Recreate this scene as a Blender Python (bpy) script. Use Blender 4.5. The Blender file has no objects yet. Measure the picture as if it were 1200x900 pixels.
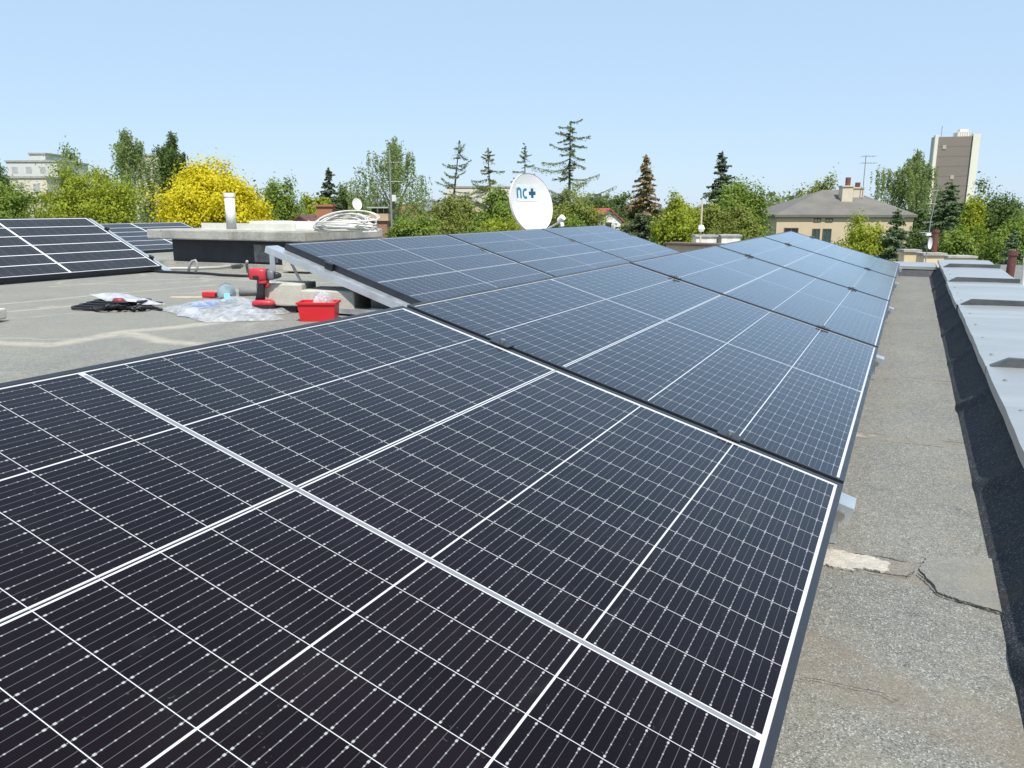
import bpy, math, random
import numpy as np
from mathutils import Vector, Matrix
S = bpy.context.scene
COL = S.collection
rng = np.random.default_rng(11); random.seed(5)
R = math.radians
# ------------------------------------------------------------------ camera
CAM = Vector((0.0741, -1.6521, 0.6702)); PITCH = R(12.458); YAW = R(26.130); F_PX = 938.43   # focal length in px of a 1200 px wide frame
FW = Vector((-math.sin(YAW), math.cos(YAW), 0)); RT = Vector((math.cos(YAW), math.sin(YAW), 0)); UP = Vector((0, 0, 1))
AX = FW*math.cos(PITCH) - UP*math.sin(PITCH); AU = UP*math.cos(PITCH) + FW*math.sin(PITCH)
cam = bpy.data.cameras.new('camera'); co = bpy.data.objects.new('camera', cam); COL.objects.link(co)
co.matrix_world = Matrix.Translation(CAM) @ Matrix((RT, AU, -AX)).transposed().to_4x4()
cam.sensor_width = 36; cam.lens = 36*F_PX/1200; cam.clip_start = 0.02; cam.clip_end = 9000
S.camera = co
# ------------------------------------------------------------------ light
SUN_EL = R(58); SUN_AZ = R(-48)          # azimuth from +X towards +Y
w = bpy.data.worlds.new('World'); S.world = w; w.use_nodes = True
nt = w.node_tree; bg = nt.nodes['Background']; sky = nt.nodes.new('ShaderNodeTexSky')
sky.sky_type = 'NISHITA'; sky.sun_disc = False; sky.sun_elevation = SUN_EL; sky.sun_rotation = R(90) - SUN_AZ
sky.altitude = 100; sky.air_density = 1.0; sky.dust_density = 0.3; sky.ozone_density = 1.6
hz = nt.nodes.new('ShaderNodeMix'); hz.data_type = 'RGBA'; hz.inputs[0].default_value = .80; hz.inputs[7].default_value = (2.92, 4.0, 5.35, 1)   # thin summer haze: an even pale blue over the clear sky
nt.links.new(sky.outputs[0], hz.inputs[6]); nt.links.new(hz.outputs[2], bg.inputs[0]); bg.inputs[1].default_value = 0.13
sl = bpy.data.lights.new('sun', 'SUN'); so = bpy.data.objects.new('sun', sl); COL.objects.link(so)
sl.energy = 4.0; sl.angle = R(0.53); sl.color = (1.0, 0.95, 0.87)
sd = Vector((math.cos(SUN_EL)*math.cos(SUN_AZ), math.cos(SUN_EL)*math.sin(SUN_AZ), math.sin(SUN_EL)))
so.rotation_euler = sd.to_track_quat('Z', 'Y').to_euler()
S.view_settings.view_transform = 'Standard'; S.view_settings.look = 'None'; S.view_settings.exposure = 0.45; S.view_settings.gamma = 1
S.cycles.max_bounces = 6; S.cycles.transparent_max_bounces = 12; S.cycles.caustics_reflective = False; S.cycles.caustics_refractive = False

# ------------------------------------------------------------------ placing: a pixel of the 1200x900 photo -> a point
def ray(px, py): return RT*((px-600)/F_PX) + AU*((450-py)/F_PX) + AX
def at(px, py, d):
    r = ray(px, py); return CAM + r*(d/r.dot(FW))
ZL = .09                                  # the felt rises gently away from the right parapet
def roof_z(x): t = min(1, max(0, (-1.15-x)/.9)); return ZL*t*t*(3-2*t)
def on(px, py, z=None):
    r = ray(px, py)
    if z is None:
        q = CAM + r*(-CAM.z/r.z); z = ZL if q.x < -1.5 else 0.
    return CAM + r*((z-CAM.z)/r.z)
def M_PX(d): return d*0.985/F_PX          # metres per px at forward distance d, near the horizon

# ------------------------------------------------------------------ node helper
class N:
    def __init__(s, name):
        s.m = bpy.data.materials.new(name); s.m.use_nodes = True; s.t = s.m.node_tree
        s.b = s.t.nodes['Principled BSDF']; s.out = s.t.nodes['Material Output']
    def n(s, ty, **k):
        a = s.t.nodes.new(ty)
        for q, v in k.items(): setattr(a, q, v)
        return a
    def put(s, sock, v):
        if isinstance(v, bpy.types.NodeSocket): s.t.links.new(v, sock)
        elif isinstance(v, (tuple, list)) and len(v) == 3 and sock.type == 'RGBA': sock.default_value = (*v, 1)
        else: sock.default_value = v
    def f(s, op, a, b=0.0, c=0.0):
        x = s.n('ShaderNodeMath', operation=op)
        s.put(x.inputs[0], a); s.put(x.inputs[1], b); s.put(x.inputs[2], c); return x.outputs[0]
    def mix(s, fac, a, b):
        x = s.n('ShaderNodeMix', data_type='RGBA')
        s.put(x.inputs[0], fac); s.put(x.inputs[6], a); s.put(x.inputs[7], b); return x.outputs[2]
    def coord(s, kind='Object'): return s.n('ShaderNodeTexCoord').outputs[kind]
    def xyz(s, v):
        x = s.n('ShaderNodeSeparateXYZ'); s.put(x.inputs[0], v); return x.outputs
    def noise(s, v, scale, det=4, rough=.55, out='Fac'):
        x = s.n('ShaderNodeTexNoise'); s.put(x.inputs['Vector'], v); x.inputs['Scale'].default_value = scale
        x.inputs['Detail'].default_value = det; x.inputs['Roughness'].default_value = rough; return x.outputs[out]
    def smooth(s, v, a, b, lo=0., hi=1.):
        x = s.n('ShaderNodeMapRange', interpolation_type='SMOOTHSTEP'); s.put(x.inputs[0], v)
        x.inputs[1].default_value = a; x.inputs[2].default_value = b; x.inputs[3].default_value = lo; x.inputs[4].default_value = hi; return x.outputs[0]
    def bump(s, h, strength, dist=.01):
        x = s.n('ShaderNodeBump'); x.inputs['Strength'].default_value = strength; x.inputs['Distance'].default_value = dist
        s.put(x.inputs['Height'], h); s.t.links.new(x.outputs[0], s.b.inputs['Normal'])
    def scale(s, v, k):
        x = s.n('ShaderNodeVectorMath', operation='MULTIPLY'); s.put(x.inputs[0], v); x.inputs[1].default_value = k; return x.outputs[0]
    def done(s, base=None, rough=.6, metal=0., spec=.5):
        if base is not None: s.put(s.b.inputs['Base Color'], base)
        s.put(s.b.inputs['Roughness'], rough); s.put(s.b.inputs['Metallic'], metal); s.put(s.b.inputs['Specular IOR Level'], spec); return s.m
def glass(k, c, rough, A=1.08):
    """anti-reflective solar glass: next to no mirror seen from above, strong at grazing angles"""
    k.done(c, .6, 0., 0.); lw = k.n('ShaderNodeLayerWeight'); lw.inputs['Blend'].default_value = .5
    fr = k.f('MINIMUM', k.f('ADD', k.f('MULTIPLY', k.f('POWER', lw.outputs['Facing'], 4.8), A), .007), 1.)
    gl = k.n('ShaderNodeBsdfGlossy'); gl.inputs['Color'].default_value = (.88, .95, 1, 1); k.put(gl.inputs['Roughness'], rough)
    mx = k.n('ShaderNodeMixShader'); k.put(mx.inputs[0], fr); k.t.links.new(k.b.outputs[0], mx.inputs[1]); k.t.links.new(gl.outputs[0], mx.inputs[2]); k.t.links.new(mx.outputs[0], k.out.inputs[0]); return k.m
N.glass = glass
def plain(name, c, rough=.6, metal=0., var=.18, sc=6., spec=.5, bump=0., bsc=60., stretch=(1, 1, 1)):
    k = N(name); v = k.scale(k.coord(), stretch); a = k.noise(v, sc, 6)
    g = k.noise(v, sc*9, 3)
    a = k.f('ADD', k.f('MULTIPLY', a, .7), k.f('MULTIPLY', g, .3))
    base = k.mix(k.smooth(a, .3, .7), tuple(x*(1-var) for x in c), tuple(min(1, x*(1+var)) for x in c))
    if bump: k.bump(k.noise(v, bsc, 5), bump, .01)
    return k.done(base, k.smooth(a, .3, .7, max(.03, rough-.08), min(1, rough+.08)), metal, spec)

# ------------------------------------------------------------------ mesh helper
class MB:
    def __init__(s): s.v = []; s.f = []
    def add(s, vs, fs):
        o = len(s.v); s.v += [tuple(x) for x in vs]; s.f += [tuple(i+o for i in f) for f in fs]
    def box(s, c, size, ax=None):
        ax = ax or (Vector((1, 0, 0)), Vector((0, 1, 0)), Vector((0, 0, 1))); c = Vector(c)
        P = [c + ax[0]*(size[0]/2*i) + ax[1]*(size[1]/2*j) + ax[2]*(size[2]/2*k) for k in (-1, 1) for j in (-1, 1) for i in (-1, 1)]
        s.add(P, [(0, 2, 3, 1), (4, 5, 7, 6), (0, 1, 5, 4), (2, 6, 7, 3), (0, 4, 6, 2), (1, 3, 7, 5)])
    def bbox(s, a, b): s.box([(a[i]+b[i])/2 for i in range(3)], [abs(b[i]-a[i]) for i in range(3)])
    def tube(s, pts, r, n=8, cap=True):
        pts = [Vector(p) for p in pts]; rs = r if isinstance(r, (list, tuple)) else [r]*len(pts); V = []; nrm = None
        for i, p in enumerate(pts):
            t = (pts[min(i+1, len(pts)-1)] - pts[max(i-1, 0)]).normalized()
            if nrm is None: nrm = t.orthogonal().normalized()
            nrm = (nrm - t*nrm.dot(t)); nrm = nrm.normalized() if nrm.length > 1e-6 else t.orthogonal().normalized()
            b = t.cross(nrm)
            V += [p + (nrm*math.cos(2*math.pi*k/n) + b*math.sin(2*math.pi*k/n))*rs[i] for k in range(n)]
        Fs = [(i*n+k, i*n+(k+1) % n, (i+1)*n+(k+1) % n, (i+1)*n+k) for i in range(len(pts)-1) for k in range(n)]
        if cap: Fs += [tuple(range(n-1, -1, -1)), tuple((len(pts)-1)*n+k for k in range(n))]
        s.add(V, Fs)
    def grid(s, fn, nu, nv):
        V = [fn(i/nu, j/nv) for i in range(nu+1) for j in range(nv+1)]
        s.add(V, [(i*(nv+1)+j, (i+1)*(nv+1)+j, (i+1)*(nv+1)+j+1, i*(nv+1)+j+1) for i in range(nu) for j in range(nv)])
    def prism(s, poly, z0, z1):          # poly: list of (x, y), counter-clockwise
        n = len(poly); s.add([(p[0], p[1], z0) for p in poly] + [(p[0], p[1], z1) for p in poly],
              [tuple(range(n-1, -1, -1)), tuple(range(n, 2*n))] + [(i, (i+1) % n, n+(i+1) % n, n+i) for i in range(n)])
    def build(s, name, m, parent=None, smooth=False, bevel=0.):
        me = bpy.data.meshes.new(name); me.from_pydata(s.v, [], s.f); me.materials.append(m)
        if smooth:
            for p in me.polygons: p.use_smooth = True
        me.update(); o = bpy.data.objects.new(name, me); COL.objects.link(o)
        if parent: o.parent = parent
        if bevel:
            b = o.modifiers.new('bevel', 'BEVEL'); b.width = bevel; b.segments = 2; b.limit_method = 'ANGLE'
        return o
def one(name, m, fn, parent=None, **k):
    b = MB(); fn(b); return b.build(name, m, parent, **k)
def tag(o, label=None, cat=None, group=None, kind=None):
    for q, v in (('label', label), ('category', cat), ('group', group), ('kind', kind)):
        if v: o[q] = v
    return o
def thing(name, label, cat, loc=(0, 0, 0), rz=0., group=None):
    o = bpy.data.objects.new(name, None); COL.objects.link(o); o.location = loc; o.rotation_euler = (0, 0, rz); o.empty_display_size = .1
    return tag(o, label, cat, group)
def struct(o): o['kind'] = 'structure'; return o
def copy_tree(o, parent=None):
    c = o.copy(); COL.objects.link(c)
    if parent: c.parent = parent
    for ch in list(o.children): copy_tree(ch, c)
    return c

# ------------------------------------------------------------------ materials
def roof_material(name, base_a, base_b, stains=True, grain=1.):
    k = N(name); p = k.coord(); x, y, z = k.xyz(p)
    vo = k.n('ShaderNodeTexVoronoi'); k.put(vo.inputs['Vector'], p); vo.inputs['Scale'].default_value = 540
    g = k.xyz(vo.outputs['Color'])[0]
    med = k.noise(p, 60, 4, .7); lo = k.noise(p, 2.2, 5, .6); hi = k.noise(p, 14, 5, .65)
    c = k.mix(k.smooth(lo, .3, .7), base_a, base_b)
    c = k.mix(k.f('MULTIPLY', k.smooth(hi, .42, .7), .35), c, tuple(q*.62 for q in base_a))
    sp = k.f('ADD', k.f('MULTIPLY', g, .8), k.f('MULTIPLY', med, .5))
    c = k.mix(k.smooth(sp, .25, .55, .66*grain, 0.), c, (.030, .031, .034))
    c = k.mix(k.smooth(sp, .86, 1.08, 0., .60*grain), c, (.58, .58, .55))
    c = k.mix(k.f('MULTIPLY', k.smooth(k.noise(p, 5.5, 5, .62), .50, .68), .36), c, tuple(q*.9+w_ for q, w_ in zip(base_a, (.045, .03, .0))))   # worn, rusty-brown areas
    if stains:
        c = k.mix(k.smooth(x, -2.2, -3.6, 0., .30), c, (.33, .32, .265))   # paler, more worn felt on the open side
        wob = k.noise(p, 3.0, 5, .6); wob2 = k.noise(p, 11., 4, .6)
        sand = (.47, .43, .35)
        # dried puddle rims on the open part of the roof
        r1 = k.noise(p, .75, 3, .45)
        rim = k.smooth(k.f('ABSOLUTE', k.f('SUBTRACT', r1, .5)), .002, .016, 1., 0.)
        left = k.smooth(x, -2.6, -3.1)
        rim = k.f('MULTIPLY', k.f('MULTIPLY', rim, left), k.smooth(wob2, .3, .55, .05, .40))
        def seg(a, b, wd):
            ax, ay = a; dx, dy = b[0]-ax, b[1]-ay; L2 = dx*dx+dy*dy
            ux = k.f('SUBTRACT', x, ax); uy = k.f('SUBTRACT', y, ay)
            t = k.f('DIVIDE', k.f('ADD', k.f('MULTIPLY', ux, dx), k.f('MULTIPLY', uy, dy)), L2)
            t = k.f('MINIMUM', k.f('MAXIMUM', t, 0.), 1.)
            ex = k.f('SUBTRACT', ux, k.f('MULTIPLY', t, dx)); ey = k.f('SUBTRACT', uy, k.f('MULTIPLY', t, dy))
            d = k.f('SQRT', k.f('ADD', k.f('MULTIPLY', ex, ex), k.f('MULTIPLY', ey, ey)))
            d = k.f('ADD', d, k.f('MULTIPLY', k.f('SUBTRACT', wob, .5), wd*2.6))
            return k.smooth(d, wd*.15, wd*1.5, 1., 0.)
        m = rim
        for a, b, wd in BROWN: c = k.mix(k.f('MULTIPLY', k.f('MULTIPLY', seg(a, b, wd), .5), k.smooth(hi, .3, .6, .35, 1.)), c, (.225, .185, .14))
        for a, b, wd in SAND: m = k.f('MAXIMUM', m, k.f('MULTIPLY', k.f('MULTIPLY', seg(a, b, wd), .8), k.smooth(wob2, .25, .6, .45, 1.)))
        # lap joints of the felt across the walkway
        ph = k.f('FRACT', k.f('MULTIPLY', k.f('ADD', k.f('ADD', y, .53), k.f('MULTIPLY', k.f('SUBTRACT', wob, .5), .10)), 1/.95))
        dj = k.f('ABSOLUTE', k.f('SUBTRACT', ph, .5))
        right = k.smooth(x, -.3, -.1)
        band = k.f('MULTIPLY', k.smooth(dj, .0, .075, 1., 0.), right)
        wnarrow = k.f('MULTIPLY', band, k.smooth(k.f('ADD', k.f('MULTIPLY', hi, .6), k.f('MULTIPLY', x, -1.1)), .28, .40))
        c = k.mix(k.f('MULTIPLY', band, .34), c, (.235, .20, .155))
        m = k.f('MAXIMUM', m, k.f('MULTIPLY', wnarrow, .8))
        c = k.mix(k.f('MULTIPLY', m, k.smooth(sp, .2, .6, .55, 1.)), c, sand)
        crack = k.f('MULTIPLY', k.f('MULTIPLY', k.smooth(k.f('ABSOLUTE', k.f('SUBTRACT', dj, .035)), .001, .0045, 1., 0.), right), k.smooth(hi, .45, .55))
        c = k.mix(k.f('MULTIPLY', crack, .8), c, (.02, .018, .016))
    k.bump(k.f('ADD', k.f('MULTIPLY', g, .6), k.f('MULTIPLY', med, .7)), .55, .0025)
    return k.done(c, .9, 0., .25)
BROWN = [((-.10, -.50), (.30, -.56), .055), ((-.02, -.40), (.10, -.47), .03), ((-.05, -.09), (.27, -.11), .030)]
def _sp(*pp): return [(tuple(on(*pp[i]).to_2d()), tuple(on(*pp[i+1]).to_2d())) for i in range(len(pp)-1)]
SAND = [(a, b, .055) for a, b in _sp((-60, 392), (0, 402), (60, 404), (110, 396), (150, 388), (200, 384), (262, 377))] + [(a, b, .05) for a, b in _sp((150, 390), (190, 400), (240, 404))] + \
       [(a, b, .022) for a, b in _sp((-60, 372), (0, 366), (60, 361), (105, 356))] + [(a, b, .020) for a, b in _sp((-40, 360), (40, 353), (110, 346), (180, 340), (250, 334))] + [(a, b, .016) for a, b in _sp((60, 336), (130, 330), (230, 326), (300, 329))]
m_roof = roof_material('bitumen_felt', (.232, .228, .196), (.190, .189, .170))
m_felt_shaded = roof_material('shaded_upstand_felt', (.035, .038, .045), (.025, .028, .034), False, .45)  # dark felt, deepened to near-black: the shade under the coping is in the colour
m_zinc = plain('zinc_sheet', (.45, .46, .45), .42, .55, .09, 2., bump=.03, bsc=5, stretch=(.5, 3., 1))
m_zinc_edge = plain('zinc_sheet_edge', (.42, .42, .40), .5, .45, .2, 8.)
m_seam = plain('zinc_seam', (.13, .14, .14), .5, .6, .25, 8.)
m_galv = plain('galvanised_steel', (.62, .66, .68), .38, .7, .10, 14.)
m_frame = plain('black_anodised_frame', (.028, .031, .038), .35, .25, .1, 20.)
m_rubber = plain('black_rubber', (.012, .012, .013), .6)
m_black = plain('black_cable', (.014, .014, .016), .45)
m_steel = plain('bolt_steel', (.5, .5, .48), .3, .9)
m_conc = plain('cast_concrete', (.50, .48, .41), .88, 0, .14, 9., .3, .25, 90)
m_conc_old = plain('weathered_concrete', (.36, .35, .31), .9, 0, .3, 4., .3, .4, 40)
m_tar = plain('tar_coated_wall', (.022, .026, .034), .55, 0, .6, 6., .5, .3, 20)
m_white = plain('white_plastic', (.86, .85, .80), .4, 0, .06, 5.)
m_cream_sheet = plain('cream_sheet', (.74, .72, .64), .5, 0, .10, 4.)
m_red = plain('red_plastic', (.62, .02, .028), .35, 0, .08, 8.)
m_redtool = plain('red_tool_plastic', (.50, .03, .045), .4, 0, .15, 30.)
m_darkred = plain('dark_red_plastic', (.24, .02, .03), .4)
m_grey_plastic = plain('grey_plastic', (.16, .165, .17), .45)
m_blue = plain('blue_plastic', (.06, .16, .48), .4)
m_turq = plain('turquoise_cap', (.20, .66, .72), .35)

def cell_material(name, W, L, flip):
    """Third-cut cells 5 x 24 with busbars; object coordinates are metres on the panel."""
    q = .985; k = N(name); x, y, z = k.xyz(k.coord())
    if flip: y = k.f('SUBTRACT', W, y)
    a0 = .013; half = 12*.0703+11*.0010; gap = .0105
    x1 = k.f('SUBTRACT', x, a0); sec = k.f('GREATER_THAN', x1, half+gap*.5)
    xr = k.f('SUBTRACT', x1, k.f('MULTIPLY', sec, half+gap))
    inx = k.f('MULTIPLY', k.f('GREATER_THAN', xr, 0.), k.f('LESS_THAN', xr, half))
    xm = k.f('MODULO', xr, .0713); xi = k.f('MULTIPLY', inx, k.f('LESS_THAN', xm, .0704))
    y0 = .0165*q; pit = .2125*q; y1 = k.f('SUBTRACT', y, y0); up3 = 3*.2125*q+.002*q
    s2 = k.f('GREATER_THAN', y1, up3); yr = k.f('SUBTRACT', y1, k.f('MULTIPLY', s2, .643*q))
    ym = k.f('MODULO', yr, pit); iny = k.f('MULTIPLY', k.f('GREATER_THAN', yr, 0.), k.f('LESS_THAN', y1, 1.0655*q))
    yi = k.f('MULTIPLY', iny, k.f('LESS_THAN', ym, .21*q))
    cell = k.f('MULTIPLY', xi, yi)
    # busbars along x
    bp = .21*q/9; fr = k.f('FRACT', k.f('DIVIDE', ym, bp)); db = k.f('MULTIPLY', k.f('ABSOLUTE', k.f('SUBTRACT', fr, .5)), bp)
    bus = k.f('LESS_THAN', db, .0005)
    pad = k.f('ABSOLUTE', k.f('SUBTRACT', k.f('FRACT', k.f('DIVIDE', k.f('SUBTRACT', xm, .0035), .0126)), .5))
    dots = k.f('MULTIPLY', k.f('LESS_THAN', pad, .07), k.f('LESS_THAN', db, .0008))
    e = k.f('MINIMUM', xm, k.f('SUBTRACT', .07, xm))
    big = k.f('MULTIPLY', k.f('LESS_THAN', k.f('ABSOLUTE', k.f('SUBTRACT', e, .0038)), .0015), k.f('LESS_THAN', db, .0012))
    faint = k.f('LESS_THAN', k.f('SUBTRACT', bp*.5, db), .0003)
    fing = k.f('LESS_THAN', k.f('ABSOLUTE', k.f('SUBTRACT', k.f('FRACT', k.f('DIVIDE', xm, .0018)), .5)), .06)
    # colours
    ci = k.n('ShaderNodeCombineXYZ'); k.put(ci.inputs[0], k.f('FLOOR', k.f('DIVIDE', x1, .0713))); k.put(ci.inputs[1], k.f('FLOOR', k.f('DIVIDE', yr, pit)))
    k.put(ci.inputs[2], k.f('MULTIPLY', k.n('ShaderNodeObjectInfo').outputs['Random'], 37.))
    wn = k.n('ShaderNodeTexWhiteNoise'); k.put(wn.inputs['Vector'], ci.outputs[0])
    c = k.mix(wn.outputs['Value'], (.0052, .0034, .0050), (.0088, .0056, .0080))
    c = k.mix(k.f('MULTIPLY', fing, .06), c, (.18, .18, .20))
    c = k.mix(k.f('MULTIPLY', faint, .30), c, (.30, .30, .32))
    c = k.mix(k.f('MULTIPLY', bus, .60), c, (.24, .24, .25))
    c = k.mix(k.f('MAXIMUM', k.f('MULTIPLY', dots, .7), k.f('MULTIPLY', big, .9)), c, (.40, .40, .40))
    mid = k.f('LESS_THAN', k.f('ABSOLUTE', k.f('SUBTRACT', x1, half+gap*.5)), .0034)
    dbl = k.f('LESS_THAN', k.f('ABSOLUTE', k.f('SUBTRACT', y1, .639*q)), .0016)
    inner = k.f('MULTIPLY', k.f('GREATER_THAN', y, .022), k.f('LESS_THAN', y, W-.022))
    back = k.mix(k.f('MAXIMUM', k.f('MULTIPLY', mid, inner), dbl), (.60, .60, .59), (.22, .225, .235))
    c = k.mix(cell, back, c)
    # dust and wipe marks
    v = k.coord(); d1 = k.noise(v, 3.5, 6, .65); d2 = k.noise(v, 170, 2, .5); d3 = k.noise(k.scale(v, (1., 4., 1.)), 6., 5, .7)
    dust = k.f('ADD', k.f('MULTIPLY', k.smooth(d1, .45, .8), .010), k.f('MULTIPLY', k.smooth(d2, .70, .80), .09))
    dust = k.f('ADD', dust, k.f('MULTIPLY', k.smooth(d3, .58, .8), .035))
    c = k.mix(dust, c, (.55, .52, .48))
    rough = k.f('ADD', .13, k.f('ADD', k.f('MULTIPLY', k.smooth(d1, .4, .75), .07), k.f('MULTIPLY', k.smooth(d3, .6, .8), .12)))
    return k.glass(c, rough)
def strip_material(name, W, L):
    """Older 6 x 12 cell panel: only the column gaps and the half-cut line read."""
    k = N(name); x, y, z = k.xyz(k.coord()); pit = (W-.03)/6
    ym = k.f('MODULO', k.f('SUBTRACT', y, .015), pit); dy = k.f('MINIMUM', ym, k.f('SUBTRACT', pit, ym))
    line = k.f('MAXIMUM', k.f('LESS_THAN', dy, .0045), k.f('LESS_THAN', k.f('ABSOLUTE', k.f('SUBTRACT', x, L/2)), .010))
    edge = k.f('MAXIMUM', k.f('MAXIMUM', k.f('LESS_THAN', x, .022), k.f('GREATER_THAN', x, L-.022)), k.f('MAXIMUM', k.f('LESS_THAN', y, .018), k.f('GREATER_THAN', y, W-.020)))
    px = k.f('MODULO', x, .0845); dx = k.f('LESS_THAN', px, .0015)
    bus = k.f('LESS_THAN', k.f('ABSOLUTE', k.f('SUBTRACT', k.f('FRACT', k.f('DIVIDE', ym, pit/9)), .5)), .03)
    v = k.coord(); d1 = k.noise(v, 4., 6, .65)
    c = k.mix(k.smooth(d1, .3, .7), (.016, .015, .016), (.026, .024, .025))
    c = k.mix(k.f('MULTIPLY', dx, .4), c, (.3, .3, .32)); c = k.mix(k.f('MULTIPLY', bus, .35), c, (.25, .25, .27))
    c = k.mix(k.f('MAXIMUM', line, edge), c, (.78, .78, .76))
    return k.glass(c, k.smooth(d1, .3, .7, .2, .3), .8)

# ------------------------------------------------------------------ solar panels
W = 1.0797; L = 1.754; FT = .0105
def panel_meshes(W, L, mat, fmat):
    fr = MB()
    o = [(0, 0), (L, 0), (L, W), (0, W)]; i = [(FT, FT), (L-FT, FT), (L-FT, W-FT), (FT, W-FT)]; j = [(.028, .028), (L-.028, .028), (L-.028, W-.028), (.028, W-.028)]
    V = [(x, y, 0) for x, y in o] + [(x, y, 0) for x, y in i] + [(x, y, -.006) for x, y in i] + [(x, y, -.035) for x, y in o] + [(x, y, -.035) for x, y in j]
    Fs = []
    for a in range(4):
        b = (a+1) % 4
        Fs += [(a, b, 4+b, 4+a), (4+a, 4+b, 8+b, 8+a), (a, 12+a, 12+b, b), (12+a, 16+a, 16+b, 12+b)]
    fr.add(V, Fs)
    sh = MB(); sh.bbox((FT-.0005, FT-.0005, -.006), (L-FT+.0005, W-FT+.0005, -.0018))
    return fr, sh
def frame_axes(tilt, yaw):
    Rz = Matrix.Rotation(yaw, 3, 'Z'); t = tilt
    ex = Rz @ Vector((0, 1, 0)); ey = Rz @ Vector((-math.cos(t), 0, math.sin(t))); ez = ex.cross(ey)
    return ex, ey, ez
def place(o, p, ax):
    o.matrix_world = Matrix.Translation(p) @ Matrix(ax).transposed().to_4x4()
protos = {}
def make_panel(kind, WW, LL, mat):
    if kind not in protos:
        t = thing('solar_panel', '', 'solar panel'); fr, sh = panel_meshes(WW, LL, mat, m_frame)
        fr.build('frame', m_frame, t); sh.build('cell_sheet', mat, t)
        protos[kind] = t; return t
    return copy_tree(protos[kind])
m_cellA = cell_material('cells_front', W, L, False); m_cellB = cell_material('cells_flipped', W, L, True); m_old = strip_material('cells_old', 1.08, 1.76)

def support(X0, Y, z0, tilt, yaw, label, group, wid=.09, ylo=-.045, top=1.14, clamps=(.2, .84), fz=0.):
    """Galvanised triangle: inclined rail under the panels, base rail on the roof, rear post."""
    ex, ey, ez = frame_axes(tilt, yaw)
    t = thing('panel_support', label, 'panel support', (X0, Y, 0), yaw, group)
    ct, st = math.cos(tilt), math.sin(tilt); lx = Vector((0, 1, 0)); ly = Vector((-ct, 0, st)); lz = Vector((st, 0, ct))
    O = Vector((0, 0, z0))
    def P(a, s, h): return O + lx*a + ly*s + lz*h
    r = MB(); h0 = -.0365; th = .004; s0 = -.036; fl = .032
    r.box(P(ylo+wid/2, (s0+top)/2, h0-th/2), (wid, top-s0, th), (lx, ly, lz))
    r.box(P(ylo+th/2, (s0+top)/2, h0-th-.0-fl/2), (th, top-s0, fl), (lx, ly, lz))
    r.box(P(ylo+wid-th/2, (s0+top)/2, h0-th-.0-fl/2), (th, top-s0, fl), (lx, ly, lz))
    r.box(P(ylo+wid/2, s0+th/2, h0-th-fl/2), (wid-2*th-.001, th, fl), (lx, ly, lz))
    rail = r.build('top_rail', m_galv, t)
    one('bolt', m_steel, lambda b: b.tube([P(ylo-.001, -.017, h0-.022), P(ylo-.007, -.017, h0-.022)], .0085, 12), rail)
    b_ = MB(); xe = -top*ct - .0; b_.bbox((xe, ylo+.01, fz+.012), (-.12 if fz else -.05, ylo+wid-.01, fz+.040)); b_.build('base_rail', m_galv, t)
    for x_ in (() if fz else (-.20, xe)): one('pad', m_rubber, lambda b: b.bbox((x_, ylo-.01, fz+.001), (x_+.15, ylo+wid+.01, fz+.012)), t)
    if not fz: one('front_foot', m_galv, lambda b: b.bbox((-.045, ylo+.012, .002), (-.005, ylo+wid-.012, z0-.068)), t)
    zt = P(0, top-.04, h0-.046).z
    p = MB(); xp = P(0, top-.03, 0).x
    p.bbox((xp-.018, ylo+.002, fz+.040), (xp+.018, ylo+.006, zt+.03)); p.bbox((xp-.018, ylo+.006, fz+.040), (xp-.014, ylo+.030, zt+.02)); p.build('rear_post', m_galv, t)
    br = MB(); A0, A1 = Vector((xp+.20, ylo+wid-.012, fz+.041)), Vector((xp+.03, ylo+wid-.012, zt+.01)); dz = (A1-A0).normalized(); br.box((A0+A1)/2, (.018, .003, (A1-A0).length), (Vector((dz.z, 0, -dz.x)), Vector((0, 1, 0)), dz)); br.build('brace', m_galv, t)
    for s in clamps:
        c = MB(); c.box(P(0, s, -.016), (.012, .05, .038), (lx, ly, lz)); c.box(P(-.002, s, .0035), (.034, .05, .003), (lx, ly, lz))
        cl = c.build('clamp', m_frame, t)
        one('bolt', m_steel, lambda b: b.tube([P(0, s, .005), P(0, s, .013)], .0065, 10), cl)
    return t

def row(kind, WW, LL, mat, X0, Y0, z0, tilt, yaw, n, pitch, labels, group):
    ax = frame_axes(tilt, yaw)
    for i in range(n):
        p = make_panel(kind, WW, LL, mat); place(p, Vector((X0, Y0, z0)) + ax[0]*(pitch*i), ax)
        tag(p, labels[i], 'solar panel', group)
T1 = R(16.272); Y1 = -L
row('a', W, L, m_cellA, 0, Y1, .13, T1, 0, 5, L+.02, [
    'nearest solar panel of the front row, filling the lower left of the view',
    'second solar panel of the front row, just past the wide black joint',
    'third solar panel of the front row, bluish and level with the cream house bush',
    'fourth solar panel of the front row, its low corner mirroring dark trees',
    'farthest solar panel of the front row, ending at the roof edge below the beige house'], 'front row of solar panels')
ords = ['first', 'second', 'third', 'fourth', 'fifth']
for i in range(5):
    Y = Y1 + (L+.02)*(i+1) - .01
    where = ('under the joint of the %s and %s panels' % (ords[i], ords[i+1])) if i < 4 else 'under the far end of the last panel'
    support(0, Y, .13, T1, 0, 'galvanised sloping support %s, front row' % where, 'supports of the front row', wid=.07, ylo=-.02, clamps=(.24, .80) if i == 0 else (.22, .86))
T2 = R(17.53); X2 = -2.075; Y2 = 1.913; Z2 = .144
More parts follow.
